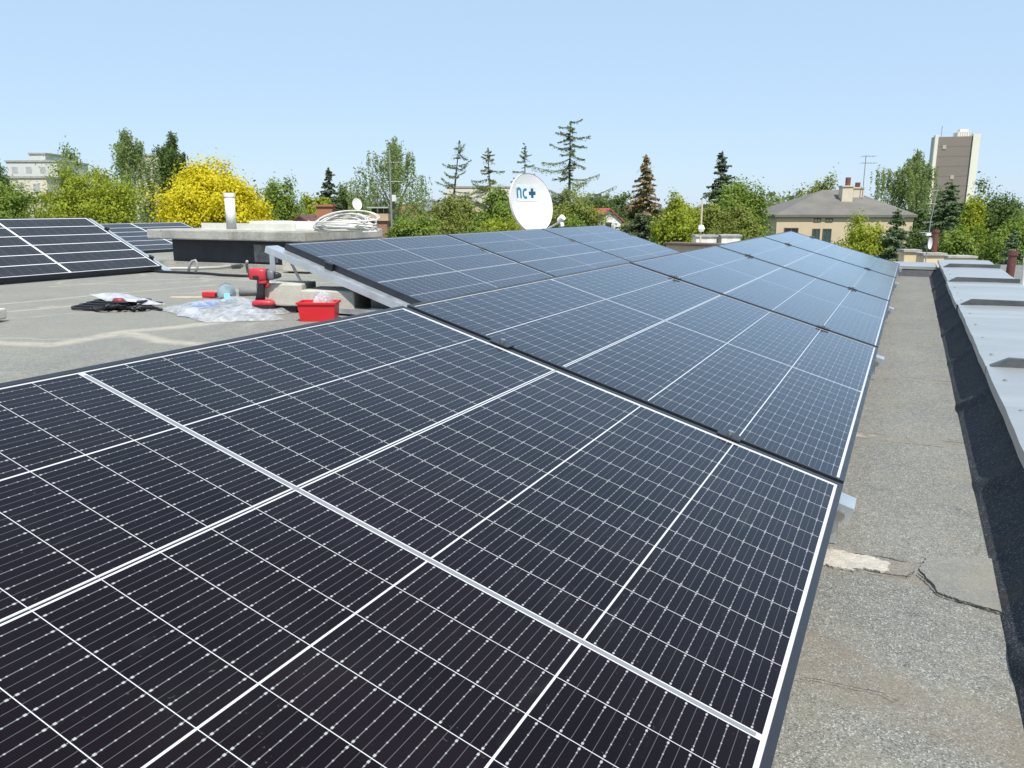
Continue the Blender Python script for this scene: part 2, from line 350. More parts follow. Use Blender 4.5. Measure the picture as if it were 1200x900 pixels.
row('b', W, L, m_cellB, X2, Y2, Z2, T2, R(-.06), 3, L+.02, [
    'left panel of the second row, its side open above the concrete blocks',
    'middle panel of the second row, in front of the white dish',
    'right end panel of the second row, below the dark spruce'], 'second row of solar panels')
for i, (Y, lab) in enumerate([(Y2-.02, 'galvanised triangular support at the open left end of the second row, above the red bin'),
        (Y2+L+.01, 'galvanised support under the left joint of the second row'), (Y2+2*(L+.02)-.01, 'galvanised support under the right joint of the second row'),
        (Y2+3*(L+.02)-.01, 'galvanised support under the far right end of the second row')]):
    support(X2, Y, Z2, T2, 0, lab, 'supports of the second row', .10, -.055 if i == 0 else -.05, 1.15, (.10, .74), ZL)
T3 = R(23.5); YW3 = R(-1.217)
a3 = frame_axes(T3, YW3); e3 = Vector((-6.066, 3.579, .142)); s3 = e3 - a3[0]*(1.76*2+.02)
row('c', 1.08, 1.76, m_old, s3.x, s3.y, s3.z, T3, YW3, 2, 1.78, [
    'dark solar panel cut by the left edge of the photo',
    'dark solar panel at far left whose lower right corner meets the conduit'], 'third row of solar panels')
for i, lab in enumerate(['galvanised support at the right end of the far left panels, beside the shaft', 'galvanised support under the middle of the far left panels']):
    p = e3 + a3[0]*(.045 - i*1.78)
    support(p.x, p.y, .142, T3, YW3, lab, 'supports of the third row', .08, -.03, fz=ZL)
a4 = frame_axes(R(17.4), YW3); e4 = Vector((-8.67, 7.074, .13)); s4 = e4 - a4[0]*(1.76*2+.02)
row('d', 1.08, 1.76, m_old, s4.x, s4.y, s4.z, R(17.4), YW3, 2, 1.78, [
    'far solar panel mostly hidden behind the left end panels, below the light green tree',
    'far solar panel half hidden by the concrete slab, below the yellow tree'], 'fourth row of solar panels')
p = e4 + a4[0]*.04
support(p.x, p.y, .13, R(17.4), YW3, 'galvanised support behind the concrete slab under the farthest left panels', 'supports of the fourth row', .08, -.03, fz=ZL)

# ------------------------------------------------------------------ the setting: roof, ground, parapets
YE = 7.24
def roof_fn(b):
    b.grid(lambda u, v: (-16 + u*16.45, -6 + v*(YE+6.1), roof_z(-16 + u*16.45)), 160, 34)
ro = one('flat_roof', m_roof, roof_fn); struct(ro)
m_plaster = plain('beige_plaster', (.52, .47, .38), .9, 0, .08, 2., .3, .2, 40)
bw = one('building_walls', m_plaster, lambda b: b.bbox((-16, -6, -7), (.74, YE+.5, -.03)))
tag(bw, 'plastered block carrying the flat felt roof with the solar panels', 'building')
k = N('meadow'); p = k.coord(); gm = k.done(k.mix(k.smooth(k.noise(p, .08, 6), .35, .65), (.05, .085, .02), (.10, .10, .045)), .95, 0, .2)
struct(one('ground', gm, lambda b: b.grid(lambda u, v: ((u-.5)*9000, (v-.5)*9000, -7), 24, 24)))
# right parapet
pr = thing('parapet', 'low parapet along the right roof edge, clad in pale zinc sheets', 'parapet', (.55, 2, 0))
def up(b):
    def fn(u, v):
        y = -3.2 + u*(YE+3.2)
        x = .266 + .105*v; z = .006 + .136*v**1.5  # toe drawn out to the shadow edge, so dark felt fills the shaded strip
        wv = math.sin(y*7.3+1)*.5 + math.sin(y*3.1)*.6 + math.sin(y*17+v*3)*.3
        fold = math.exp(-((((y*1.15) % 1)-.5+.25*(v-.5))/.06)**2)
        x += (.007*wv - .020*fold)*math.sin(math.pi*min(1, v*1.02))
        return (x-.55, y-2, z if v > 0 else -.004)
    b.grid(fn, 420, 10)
one('upstand', m_felt_shaded, up, pr, smooth=True)
one('wall', m_plaster, lambda b: b.bbox((.395-.55, -3.2-2, -.6), (.72-.55, YE-2-.02, .135)), pr)
ys = [-3.3, -.35, 1.40, 3.33, 4.90, 6.45, YE+.42]
for i in range(6):
    y0, y1 = ys[i], ys[i+1]; xi = .337 + random.uniform(-.006, .004); zc = .15 + random.uniform(-.002, .002)
    c = MB(); ny = 14
    def fn(u, v, y0=y0, y1=y1, xi=xi, zc=zc, i=i):
        y = y0 + u*(y1-y0) - (.004 if u == 1 else 0)
        prof = [(xi+.004, zc-.032), (xi, zc-.030), (xi, zc), (xi+.15, zc+.004), (xi+.30, zc+.006), (xi+.45, zc+.004), (xi+.45, zc-.03)]
        q = prof[round(v*6)]; wav = math.sin(y*9+i)*.0008 + math.sin(y*23+i*2)*.0004
        return (q[0]+wav-.55, y-2, q[1]+wav*1.2)
    c.grid(fn, ny, 6); sh = c.build('coping_sheet', m_zinc, pr)
    if i < 5:      # folded seam standing at the far end of the sheet
        ang = .0; s = MB(); sx0, sx1 = xi+.012, xi+.448
        s.add([(sx0-.55, y1-2-.012, zc+.002), (sx1-.55, y1-2-.012, zc+.004), (sx1-.55, y1-2-.016, zc+.034), (sx0+.05-.55, y1-2-.016, zc+.034),
               (sx0-.55, y1-2+.03, zc+.002), (sx1-.55, y1-2+.03, zc+.004), (sx1-.55, y1-2+.006, zc+.034), (sx0+.05-.55, y1-2+.006, zc+.034)],
              [(0, 1, 2, 3), (4, 7, 6, 5), (3, 2, 6, 7), (0, 3, 7, 4), (1, 5, 6, 2)])
        s.build('seam', m_seam, sh)
        for sy in np.arange(y0+.25, y1-.1, .42): one('screw', m_steel, lambda b: b.tube([(xi+.035-.55, sy-2, zc+.001), (xi+.035-.55, sy-2, zc+.0045)], .0055, 8), sh)
        if i in (1, 2): one('rivet', m_rubber, lambda b: b.tube([(.12-.0+.0, y1-2-.45, zc+.005), (.12, y1-2-.45, zc+.0085)], .006, 8), sh)
# far cross parapet
pc = thing('parapet', 'low zinc capped parapet across the far end of the roof', 'parapet', (-4, YE+.3, 0))
one('upstand', m_tar, lambda b: b.grid(lambda u, v: (-8+u*12.36, -.3+.05*v, .09*v+.0), 60, 4), pc)
one('wall', m_plaster, lambda b: b.bbox((-8, -.24, -.6), (4.74-.4, .38, .085)), pc)
def ccop(b):
    prof = [(-.27, .07), (-.27, .098), (.1, .106), (.42, .10), (.42, .07)]
    b.grid(lambda u, v: (-8+u*12.33, prof[round(v*4)][0], prof[round(v*4)][1]+math.sin(u*300)*.0008), 60, 4)
one('coping_sheet', m_zinc, ccop, pc)
# lower neighbouring roof beyond
m_lroof = roof_material('far_felt', (.20, .195, .18), (.16, .16, .15), False)
struct(one('lower_roof', m_lroof, lambda b: b.grid(lambda u, v: (-9+u*15, YE+.9+v*14, -.75), 6, 6)))
lb = one('building_walls', m_plaster, lambda b: b.bbox((-9, YE+.9, -7), (6, YE+14.9, -.78))); tag(lb, 'lower neighbouring block with flat roof just past the far parapet', 'building')

# patches on the walkway
m_cream = plain('peeled_screed', (.47, .435, .375), .9, 0, .16, 40, .2, .6, 120)
m_grey_patch = roof_material('worn_felt_patch', (.25, .245, .215), (.20, .198, .18), False, .45)
m_crack = plain('black_bitumen', (.012, .011, .011), .6)
def ragged(pts, jit, n):
    out = []
    for i in range(len(pts)):
        a, b = Vector(pts[i]), Vector(pts[(i+1) % len(pts)])
        for j in range(n):
            q = a.lerp(b, j/n); out.append((q.x+random.uniform(-jit, jit), q.y+random.uniform(-jit, jit)))
    return out
def px_poly(pp): return [on(*q).to_2d() for q in pp]
cp = px_poly([(964, 662), (975, 666), (998, 671), (1012, 667), (1038, 673), (1043, 662), (1030, 658), (1020, 654), (1003, 652), (985, 647), (966, 646)])
struct(one('roof_patch', m_cream, lambda b: b.prism(ragged(cp, .0038, 7), .001, .0045)))
gp = px_poly([(1076, 668), (1100, 697), (1120, 704), (1165, 718), (1195, 730), (1215, 726), (1205, 660), (1140, 655), (1085, 656)])
struct(one('roof_patch', m_grey_patch, lambda b: b.prism(ragged(gp, .0032, 7), .001, .0045)))
def crack(b, pp, wd):
    q = [on(*x) for x in pp]; pts = []
    for i in range(len(q)-1):
        for j in range(8): pts.append(q[i].lerp(q[i+1], j/8) + Vector((random.uniform(-1, 1), random.uniform(-1, 1), 0))*.0018)
    pts.append(q[-1])
    V = []
    for i, x in enumerate(pts):
        t = (pts[min(i+1, len(pts)-1)]-pts[max(i-1, 0)]).normalized(); nn = Vector((-t.y, t.x, 0)); ww = wd*random.uniform(.3, 1.2)
        V += [(x.x+nn.x*ww, x.y+nn.y*ww, .0055), (x.x-nn.x*ww, x.y-nn.y*ww, .0055)]
    b.add(V, [(2*i, 2*i+1, 2*i+3, 2*i+2) for i in range(len(pts)-1)])
for pp, wd in [([(1074, 674), (1086, 684), (1100, 699), (1113, 704), (1140, 711), (1168, 719), (1190, 728)], .0022), ([(1000, 669), (1030, 675), (1062, 678), (1072, 672)], .0010),
               ([(1118, 595), (1128, 601), (1136, 607)], .0010), ([(940, 797), (985, 806), (1030, 815), (1052, 826)], .0006), ([(1061, 718), (1068, 723), (1080, 722)], .0008)]:
    struct(one('roof_crack', m_crack, lambda b: crack(b, pp, wd)))

# ------------------------------------------------------------------ ventilation shaft with slab, and what lies on it
sh = thing('ventilation_shaft', 'low black tarred shaft under a thick grey concrete slab', 'shaft', (-5.53, 4.97, 0)); sh.scale = (.866, .866, 1)
one('wall', m_tar, lambda b: b.bbox((-1.55, -.63, ZL-.01), (.42, .6, .358)), sh)
one('plinth', m_conc_old, lambda b: b.bbox((-1.72, -.70, ZL-.01), (.5, -.632, ZL+.03)), sh)
def slabf(b):
    b.prism(ragged([(-1.78, -.80), (.62, -.80), (.56, .72), (-1.74, .72)], .016, 9), .350, .446)
one('slab', m_conc_old, slabf, sh, bevel=.012)
one('patch', plain('flaking_paint', (.20, .20, .20), .8, 0, .5, 12), lambda b: (b.prism([(0, 0)]*0 or [(-.25, -.6345), (.10, -.6345), (.10, -.6325), (-.25, -.6325)], .14, .31)), sh)
shl = thing('flashing_tray', 'cream sheet metal tray lying on the grey concrete slab', 'metal sheet', (-5.19, 4.73, .448), R(2)); shl.scale = (.866, .866, .8)
one('sheet', m_cream_sheet, lambda b: (b.bbox((-1.28, -.40, .0), (.02, .42, .030)), b.bbox((-1.32, -.43, .0), (.02, -.401, .085)), b.bbox((-1.32, .36, .031), (.02, .44, .095))), shl)
pz = at(271, 262, 7.55)
vp = thing('vent_pipe', 'upright white plastic vent pipe in front of the yellow tree', 'pipe', (pz.x, pz.y, .470))
htop = at(271, 226, 7.55).z
one('pipe', m_white, lambda b: b.tube([(0, 0, 0), (0, 0, htop-.470-.03)], (.045), 20), vp, smooth=True)
one('collar', m_white, lambda b: b.tube([(0, 0, htop-.470-.035), (0, 0, htop-.470)], .051, 20), vp)
# coil of pale cable
cc = at(404, 268, 7.5)
cz = .446
m_cable = plain('pale_cable', (.62, .61, .56), .5)
coil = MB()
for i in range(22):
    a = random.uniform(.19, .29); b_ = random.uniform(.16, .26); tl = random.uniform(.0, .42); oz = .010 + .004*i; ox, oy, ph = random.uniform(-.04, .04), random.uniform(-.06, .06), random.uniform(0, 6.28); pts = []
    for j in range(37):
        t = 2*math.pi*j/36; pts.append(RT*(a*math.cos(t)*(1+.04*math.sin(2*t+ph))+ox) + FW*(b_*math.sin(t)+oy) + UP*max(.008, oz + tl*b_*(.6+.6*math.sin(t+.35*math.sin(ph))) - .03*abs(math.cos(t))**3))
    coil.tube(pts, .0065, 6)
for j in range(3):
    coil.tube([RT*(.20) + UP*.07 + FW*(.03*j), RT*(.25+.02*j) + UP*(.02) + FW*(-.03-.03*j), RT*(.28+.02*j) + UP*.008 + FW*(-.09-.03*j), RT*(.20+.03*j) + UP*.008 + FW*(-.19-.03*j)], .0065, 6)
co_ = coil.build('cable_coil', m_cable); co_.location = (cc.x, cc.y, cz); tag(co_, 'loose coil of pale cable lying on the concrete slab', 'cable')
for (a, b_, yb, d, lab) in [(307, 341, 258.5, 9.6, 'low pale concrete kerb block behind the slab, right of the white pipe'), (354, 376, 263, 9.3, 'small pale concrete block beside the cable coil')]:
    p0, p1 = at(a, yb, d), at(b_, yb, d)
    o = one('concrete_block', m_conc, lambda b: b.box(((p0+p1)/2) - Vector((0, 0, (p0.z-.0)/2)), ((p1-p0).length, .2, p0.z-.002), (RT, FW, UP)), bevel=.006); tag(o, lab, 'concrete block')
# conduits along the roof
def path(pp, z): return [on(x, y, 0) + Vector((0, 0, zz if (zz := z) else 0)) for x, y in pp]
cd = one('conduit', plain('grey_conduit', (.40, .40, .38), .5), lambda b: b.tube([on(x, y)+Vector((0, 0, .02)) for x, y in [(188, 318), (205, 317), (225, 317), (255, 316), (282, 313.5), (289, 311)]] + [at(289.5, 306.5, 7.2)], .013, 8), smooth=True)
tag(cd, 'grey conduit on the roof in front of the tarred shaft', 'conduit')
hl = one('cable_hook', plain('grey_hose', (.30, .30, .30), .5), lambda b: b.tube([at(x, y, 6.75) for x, y in [(221, 318), (222, 311), (225, 306), (229, 305), (231, 308), (231, 314), (229, 319)]], .011, 8), smooth=True)
tag(hl, 'grey hose bent into an upright hook beside the conduit', 'hose')
bc = one('black_cable', m_black, lambda b: b.tube([on(x, y)+Vector((0, 0, .013)) for x, y in [(150, 316), (190, 320), (215, 321), (240, 322), (262, 324), (285, 325), (305, 325)]], .011, 8), smooth=True)
tag(bc, 'black cable running across the roof behind the drill', 'cable')

# ------------------------------------------------------------------ things lying on the roof, left of the panels
def block(p0, ln, dp, ht, yaw, lab, z=ZL+.015):
    t = thing('concrete_block', lab, 'concrete block', (p0.x, p0.y, 0), yaw, 'concrete ballast blocks')
    one('block', m_conc, lambda b: b.bbox((0, 0, z), (ln, dp, ht)), t, bevel=.008)
    one('pad', m_rubber, lambda b: b.bbox((.05, .02, ZL-.002), (ln-.05, dp-.02, z)), t); return t
def zat(px, py, d): return at(px, py, d)
b2p = at(353, 365, 4.42); block(Vector((b2p.x, b2p.y, 0)), .315, .25, at(353, 340, 4.42).z, R(14), 'pale concrete block behind the red bin, nearer of the pair beside the drill', b2p.z)
b1p = at(301, 358, 4.50); block(Vector((b1p.x, b1p.y, 0)), .275, .20, at(301, 332, 4.50).z, R(16), 'pale concrete block directly behind the drill', b1p.z)
q = on(331, 320); block(q, .28, .25, ZL+.12, R(3), 'pale concrete block in shade under the second row of panels')
q = on(-84, 384); block(q, .23, .25, ZL+.07, R(20), 'concrete block cut off by the left edge of the photo')
# red bin
bp = at(350.5, 382, 4.12); bp.z = 0
bn = thing('storage_bin', 'small red plastic bin in front of the concrete blocks', 'bin', (bp.x, bp.y, ZL), YAW); bn.scale = (.78, .78, .58)
def binf(b):
    lo = [(.008, .006), (.232, .006), (.232, .146), (.008, .146)]; hi = [(-.004, -.006), (.244, -.006), (.244, .158), (-.004, .158)]
    li = [(.011, .009), (.229, .009), (.229, .143), (.011, .143)]; hi2 = [(0, -.002), (.240, -.002), (.240, .154), (0, .154)]
    h = .172
    V = [(x, y, .001) for x, y in lo] + [(x, y, h) for x, y in hi] + [(x, y, h) for x, y in hi2] + [(x, y, .006) for x, y in li]
    Fs = [(3, 2, 1, 0), (12, 13, 14, 15)]
    for a in range(4):
        c = (a+1) % 4; Fs += [(a, c, 4+c, 4+a), (4+a, 4+c, 8+c, 8+a), (8+a, 8+c, 12+c, 12+a)]
    b.add(V, Fs)
one('tub', m_red, binf, bn)
def rimf(b):
    for a, c in [((-.012, -.014), (.252, -.006)), ((-.012, .158), (.252, .166)), ((-.012, -.006), (-.004, .158)), ((.244, -.006), (.252, .158))]: b.bbox((*a, .154), (*c, .174))
one('rim', m_red, rimf, bn, bevel=.002)
def film(name, tint, alpha):
    k = N(name); tr = k.n('ShaderNodeBsdfTransparent'); tr.inputs[0].default_value = (.93, .95, .97, 1); mx = k.n('ShaderNodeMixShader')
    k.put(k.b.inputs['Base Color'], tint); k.b.inputs['Roughness'].default_value = .22
    nz = k.noise(k.coord(), 28, 4, .6); k.put(mx.inputs[0], k.smooth(nz, .3, .7, alpha-.14, alpha+.18))
    k.t.links.new(tr.outputs[0], mx.inputs[1]); k.t.links.new(k.b.outputs[0], mx.inputs[2]); k.t.links.new(mx.outputs[0], k.out.inputs[0]); return k.m
m_film = film('clear_film', (.72, .74, .77), .33); m_film2 = film('grey_film', (.50, .51, .54), .78)
def vnoise(seed):
    r = np.random.default_rng(seed); A = r.normal(size=(9, 2)); ph = r.uniform(0, 6.28, 9); am = 1/np.linalg.norm(A, axis=1)**.6
    def fn(x, y): return float(np.sum(am*np.abs(np.sin(A[:, 0]*x+A[:, 1]*y+ph)))/am.sum())
    return fn
def crumple(b, poly, h, seed, nu=46, nv=26, sc=26):
    """crumpled film over a quad outline given by its four corners (a, b, c, d)"""
    f1 = vnoise(seed); f2 = vnoise(seed+50); a, bb, c, d = [Vector(q) for q in poly]
    def fn(u, v):
        p = a.lerp(bb, u).lerp(d.lerp(c, u), v); e = min(1, 5*min(u, 1-u))**.6*min(1, 4*min(v, 1-v))**.6
        z = (h*f1(p.x*sc*.45, p.y*sc*.45)**1.5 + h*.35*f2(p.x*sc*1.7, p.y*sc*1.7))*(.12+.88*e)
        j = (f2(p.x*sc, p.y*sc)-.45)*.05
        return (p.x+j, p.y+j*.6, max(ZL+.004, z+p.z))
    b.grid(fn, nu, nv)
cb = one('plastic_bag', m_film, lambda b: crumple(b, [(.085, .02, .13), (.20, .02, .13), (.20, .14, .13), (.085, .14, .13)], .13, 3, 30, 30, 60))
cb.scale = bn.scale; cb.location = bn.location; cb.rotation_euler = (0, 0, YAW); tag(cb, 'crumpled clear plastic bag stuffed in the red bin', 'plastic bag')
# cordless drill
dp = at(311, 361.5, 4.46)
dr = thing('cordless_drill', 'red and black cordless drill standing on its battery', 'drill', (dp.x, dp.y, dp.z), YAW); dr.scale = (.86, .86, .86)
def rbox(b, pts, half):   # loft of rounded rectangles along a path: (x, z, half height)
    pass
def loft(b, secs, n=14):
    """secs: list of (centre, axis_u, axis_v, ru, rv) superellipse sections"""
    V = []
    for c, u, v, ru, rv in secs:
        for i in range(n):
            t = 2*math.pi*i/n; ca, sa = math.cos(t), math.sin(t)
            V.append(Vector(c) + Vector(u)*(ru*math.copysign(abs(ca)**.6, ca)) + Vector(v)*(rv*math.copysign(abs(sa)**.6, sa)))
    Fs = [(i*n+k, i*n+(k+1) % n, (i+1)*n+(k+1) % n, (i+1)*n+k) for i in range(len(secs)-1) for k in range(n)]
    Fs += [tuple(range(n-1, -1, -1)), tuple((len(secs)-1)*n+k for k in range(n))]; b.add(V, Fs)
Xa, Ya, Za = (1, 0, 0), (0, 1, 0), (0, 0, 1)
SCL = 1.0
one('housing', m_redtool, lambda b: loft(b, [((-.088, 0, .222), Ya, Za, .020, .026), ((-.082, 0, .222), Ya, Za, .029, .036), ((-.045, 0, .222), Ya, Za, .033, .040), ((-.01, 0, .220), Ya, Za, .034, .041), ((.030, 0, .218), Ya, Za, .031, .036)], 20), dr, smooth=True)
one('end_cap', m_rubber, lambda b: loft(b, [((-.092, 0, .222), Ya, Za, .018, .022), ((-.0885, 0, .222), Ya, Za, .022, .028)], 16), dr)
one('grip_band', m_rubber, lambda b: loft(b, [((-.058, 0, .205), Ya, Za, .0345, .018), ((-.020, 0, .203), Ya, Za, .0358, .019)], 16), dr)
one('collar_ring', m_rubber, lambda b: loft(b, [((.026, 0, .218), Ya, Za, .0325, .0375), ((.033, 0, .218), Ya, Za, .0325, .0375)], 20), dr)
one('gear_case', m_grey_plastic, lambda b: loft(b, [((.030, 0, .218), Ya, Za, .030, .034), ((.062, 0, .216), Ya, Za, .028, .031), ((.074, 0, .215), Ya, Za, .023, .025)], 20), dr, smooth=True)
one('chuck', plain('dark_chuck', (.06, .06, .062), .35, .6), lambda b: loft(b, [((.074, 0, .215), Ya, Za, .022, .022), ((.094, 0, .214), Ya, Za, .021, .021), ((.116, 0, .213), Ya, Za, .010, .010)], 20), dr, smooth=True)
one('bit', m_steel, lambda b: b.tube([(.116, 0, .213), (.150, 0, .212)], .0035, 8), dr)
one('handle', m_rubber, lambda b: loft(b, [((-.012, 0, .195), Xa, Ya, .030, .019), ((-.016, 0, .15), Xa, Ya, .024, .017), ((-.024, 0, .10), Xa, Ya, .024, .017), ((-.030, 0, .052), Xa, Ya, .032, .022)], 16), dr, smooth=True)
one('collar', m_redtool, lambda b: loft(b, [((.0, 0, .190), Xa, Ya, .042, .024), ((-.002, 0, .168), Xa, Ya, .034, .021), ((-.004, 0, .160), Xa, Ya, .026, .020)], 16), dr, smooth=True)
one('trigger', m_redtool, lambda b: loft(b, [((.026, 0, .168), Xa, Ya, .010, .009), ((.022, 0, .150), Xa, Ya, .013, .009), ((.020, 0, .132), Xa, Ya, .008, .008)], 12), dr, smooth=True)
bat = one('battery', m_redtool, lambda b: loft(b, [((-.012, 0, .058), Xa, Ya, .048, .030), ((-.010, 0, .046), Xa, Ya, .070, .038), ((-.008, 0, .022), Xa, Ya, .074, .040)], 20), dr, smooth=True)
one('base', m_rubber, lambda b: loft(b, [((-.006, 0, .022), Xa, Ya, .075, .041), ((-.006, 0, .006), Xa, Ya, .074, .040)], 20), bat)
# clear film in front of the drill
F = lambda x, y: on(x, y)
bg2 = one('plastic_bag', m_film, lambda b: crumple(b, [F(182, 363), F(238, 379), on(331, 376), on(296, 352)], .06, 8, 60, 36, 22)); tag(bg2, 'long crumpled clear plastic wrap lying in front of the drill', 'plastic bag')
fb1, fb2 = vnoise(17), vnoise(77)
def bundle(b):
    def fn(u, v):
        t = 2*math.pi*v; rr = .02+.98*u; x, y = rr*(.26 if math.cos(t) < 0 else .13)*math.cos(t), rr*(.10 if math.sin(t) < 0 else .16)*math.sin(t)
        nz = fb1(x*24, y*24)*.6 + fb2(x*60, y*60)*.4; k_ = max(0., min(1., (1.05-rr)/.62)); k_ = k_*k_*(3-2*k_)
        j = (fb2(x*30+3, y*30)-.5)*.05*rr
        return (x+j, y+j*.6, ZL + max(.004, (dp.z-ZL-.002)*k_ + (.055 if y > -.02 and x < -.06 else .03)*nz*min(1, max(0, rr*2.2-.9))*(1-rr)*2.6))
    b.grid(fn, 30, 60)
bg3 = one('plastic_bag', m_film, bundle); bg3.location = (dp.x, dp.y, 0); bg3.rotation_euler = (0, 0, YAW)
tag(bg3, 'clear plastic bag bunched up against the drill, behind the long wrap', 'plastic bag')
bg1 = one('plastic_sheet', m_film2, lambda b: crumple(b, [at(102, 345, 4.75), at(136, 359, 4.62), at(194, 357, 4.60), at(150, 349, 4.85)], .035, 21, 44, 24, 18)); tag(bg1, 'grey folded plastic sheet on the pile of black cables at left', 'plastic sheet')
lip = one('paper_label', plain('white_paper', (.82, .82, .80), .7), lambda b: b.grid(lambda u, v: tuple((at(149+11*u, 353-3*v+u*.8, 4.56+.12*v))), 2, 2)); tag(lip, 'small white paper label on the grey plastic sheet', 'label')
cbp = MB()
for i in range(9):
    x0, x1 = random.uniform(99, 112), random.uniform(160, 196); y0, y1 = random.uniform(360, 365), random.uniform(356, 366)
    pts = [F(x0+(x1-x0)*t, y0+(y1-y0)*t + 2.4*math.sin(3.1*t)*random.choice((-1, 1))) + Vector((0, 0, .010+.03*math.sin(3.1*t)*random.random())) for t in [j/12 for j in range(13)]]
    cbp.tube(pts, .0085, 7)
for i in range(4):
    c = F(118+i*9, 362); cbp.tube([c + RT*(.16*math.cos(t)) + FW*(.09*math.sin(t)) + UP*(.012+.012*i) for t in [j*.4 for j in range(16)]], .008, 7)
o = cbp.build('cable_pile', m_black, smooth=True); tag(o, 'pile of short black solar cables under the grey plastic sheet', 'cable')
kn = on(139, 363.5); o = one('connector', m_darkred, lambda b: loft(b, [(kn+UP*.040-RT*.03, FW, UP, .014, .015), (kn+UP*.045-RT*.015, FW, UP, .024, .026), (kn+UP*.046+RT*.025, FW, UP, .024, .024), (kn+UP*.044+RT*.04, FW, UP, .014, .014)], 14), smooth=True)
tag(o, 'dark red plastic cap lying on the black cable pile', 'cap')
# water bottle lying end on
k = N('bottle_plastic'); k.b.inputs['Transmission Weight'].default_value = .75; k.b.inputs['IOR'].default_value = 1.18
m_bottle = k.done((.66, .84, .92), .08, 0., .6)
wb = on(266.5, 356); bt = thing('water_bottle', 'large pale blue water bottle lying with its cap towards us', 'bottle', (wb.x, wb.y, ZL+.066), R(46)); bt.scale = (.87, .87, .87); bt.location.z = ZL+.0575
def lathe(b, prof, n=28):   # along -y (towards the camera): (y, r, dz)
    V = []
    for y, r, dz in prof: V += [(r*math.cos(2*math.pi*i/n), y, r*math.sin(2*math.pi*i/n)+dz) for i in range(n)]
    b.add(V, [(i*n+k, i*n+(k+1) % n, (i+1)*n+(k+1) % n, (i+1)*n+k) for i in range(len(prof)-1) for k in range(n)] + [tuple(range(n-1, -1, -1)), tuple((len(prof)-1)*n+k for k in range(n))])
one('body', m_bottle, lambda b: lathe(b, [(.22, .05, 0), (.215, .062, 0), (.15, .064, 0), (.14, .061, 0), (.13, .064, 0), (.06, .064, 0), (.03, .058, -.002), (0., .035, -.006), (-.012, .022, -.008), (-.03, .021, -.008)]), bt, smooth=True)
one('cap', m_turq, lambda b: lathe(b, [(-.028, .022, -.008), (-.046, .022, -.008), (-.05, .019, -.008)]), bt)
gp_ = on(284, 347); tb = one('foam_tube', plain('grey_foam_tube', (.22, .22, .21), .8), lambda b: b.tube([gp_-RT*.02+UP*.03, gp_+RT*.1+UP*.032+FW*.03, gp_+RT*.24+UP*.03+FW*.02], .028, 12), smooth=True)
tag(tb, 'short grey foam tube lying between the bottle and the drill', 'tube')
rp = on(246, 349); rt = thing('hand_clamp', 'red plastic clamp with black jaw lying left of the water bottle', 'clamp', (rp.x, rp.y, ZL), YAW)
one('grip', m_red, lambda b: b.prism([(-.045, -.02), (.05, -.035), (.06, .0), (-.01, .03), (-.05, .015)], .006, .040), rt, bevel=.006)
one('jaw', m_rubber, lambda b: b.box((.085, -.025, .022), (.08, .02, .018)), rt)
lp = on(240, 360); o = one('lid', m_blue, lambda b: b.tube([lp+UP*.003, lp+UP*.02, lp+UP*.026], [.085, .085, .075], 28)); tag(o, 'flat blue plastic lid behind the long clear wrap', 'lid')
o = one('cardboard_strip', plain('sand_card', (.62, .50, .33), .9), lambda b: b.box(on(224, 349)+UP*.004, (.26, .03, .006), (RT, FW, UP))); tag(o, 'thin tan card strip lying left of the red clamp', 'strip')
o = one('drain_bag', m_film2, lambda b: crumple(b, [F(206, 371), F(240, 375), F(232, 368), F(206, 366)], .05, 31, 16, 10, 30)); tag(o, 'small grey film scrap on the left part of the clear wrap', 'plastic bag')

# ------------------------------------------------------------------ satellite dish with lettering
D = 9.5; dc = at(623.5, 238, D)
ND = (-FW*.73 + RT*.66 + UP*.22).normalized(); DX = UP.cross(ND).normalized(); DY = ND.cross(DX)
ds = thing('satellite_dish', 'big white satellite dish with blue lettering behind the panels', 'satellite dish', (dc.x, dc.y, 0))
def D3(u, v, h): return Vector((0, 0, dc.z)) + DX*u + DY*v + ND*h
ra, rb = .328, .345
m_dish = plain('white_dish_paint', (.70, .69, .68), .45, 0, .03, 4.)
def dishf(b):
    nr, na = 12, 48
    for side in (0, 1):
        b.grid(lambda u, v: D3(ra*u*math.cos(2*math.pi*v), rb*u*math.sin(2*math.pi*v), -.062*(1-u*u)-(.010 if side else 0)), nr, na)
    b.grid(lambda u, v: D3((ra+.004*u)*math.cos(2*math.pi*v), (rb+.004*u)*math.sin(2*math.pi*v), .004-.022*u), 1, na)
    b.grid(lambda u, v: D3((ra+.004)*math.cos(2*math.pi*v), (rb+.004)*math.sin(2*math.pi*v), -.018-.004*u), 1, na)
dish = one('reflector', m_dish, dishf, ds, smooth=True)
def bowl(u, v): return -.062*(1-min(1, (u/ra)**2+(v/rb)**2))
one('label_panel', plain('label_panel_white', (.70, .76, .80), .4), lambda b: b.grid(lambda s, t: D3(-.20+.35*s, .035+.185*t, bowl(-.20+.35*s, .035+.185*t)+.003), 10, 6), dish)
m_let = plain('teal_lettering', (.035, .20, .30), .5); m_let2 = plain('navy_lettering', (.02, .09, .17), .5)
def glyph(strokes, wd, m):
    b = MB()
    for pts in strokes:
        n = len(pts)
        V = []
        for i, (x, y) in enumerate(pts):
            a, c = Vector(pts[max(i-1, 0)]), Vector(pts[min(i+1, n-1)]); t = (c-a).normalized(); nn = Vector((-t.y, t.x))
            for sg in (1, -1):
                uu, vv = x+nn.x*wd/2*sg, y+nn.y*wd/2*sg; V.append(D3(uu, vv, bowl(uu, vv)+.0065))
        b.add(V, [(2*i, 2*i+1, 2*i+3, 2*i+2) for i in range(n-1)])
    return b.build('lettering', m, dish)
y0 = .068; xh = .105
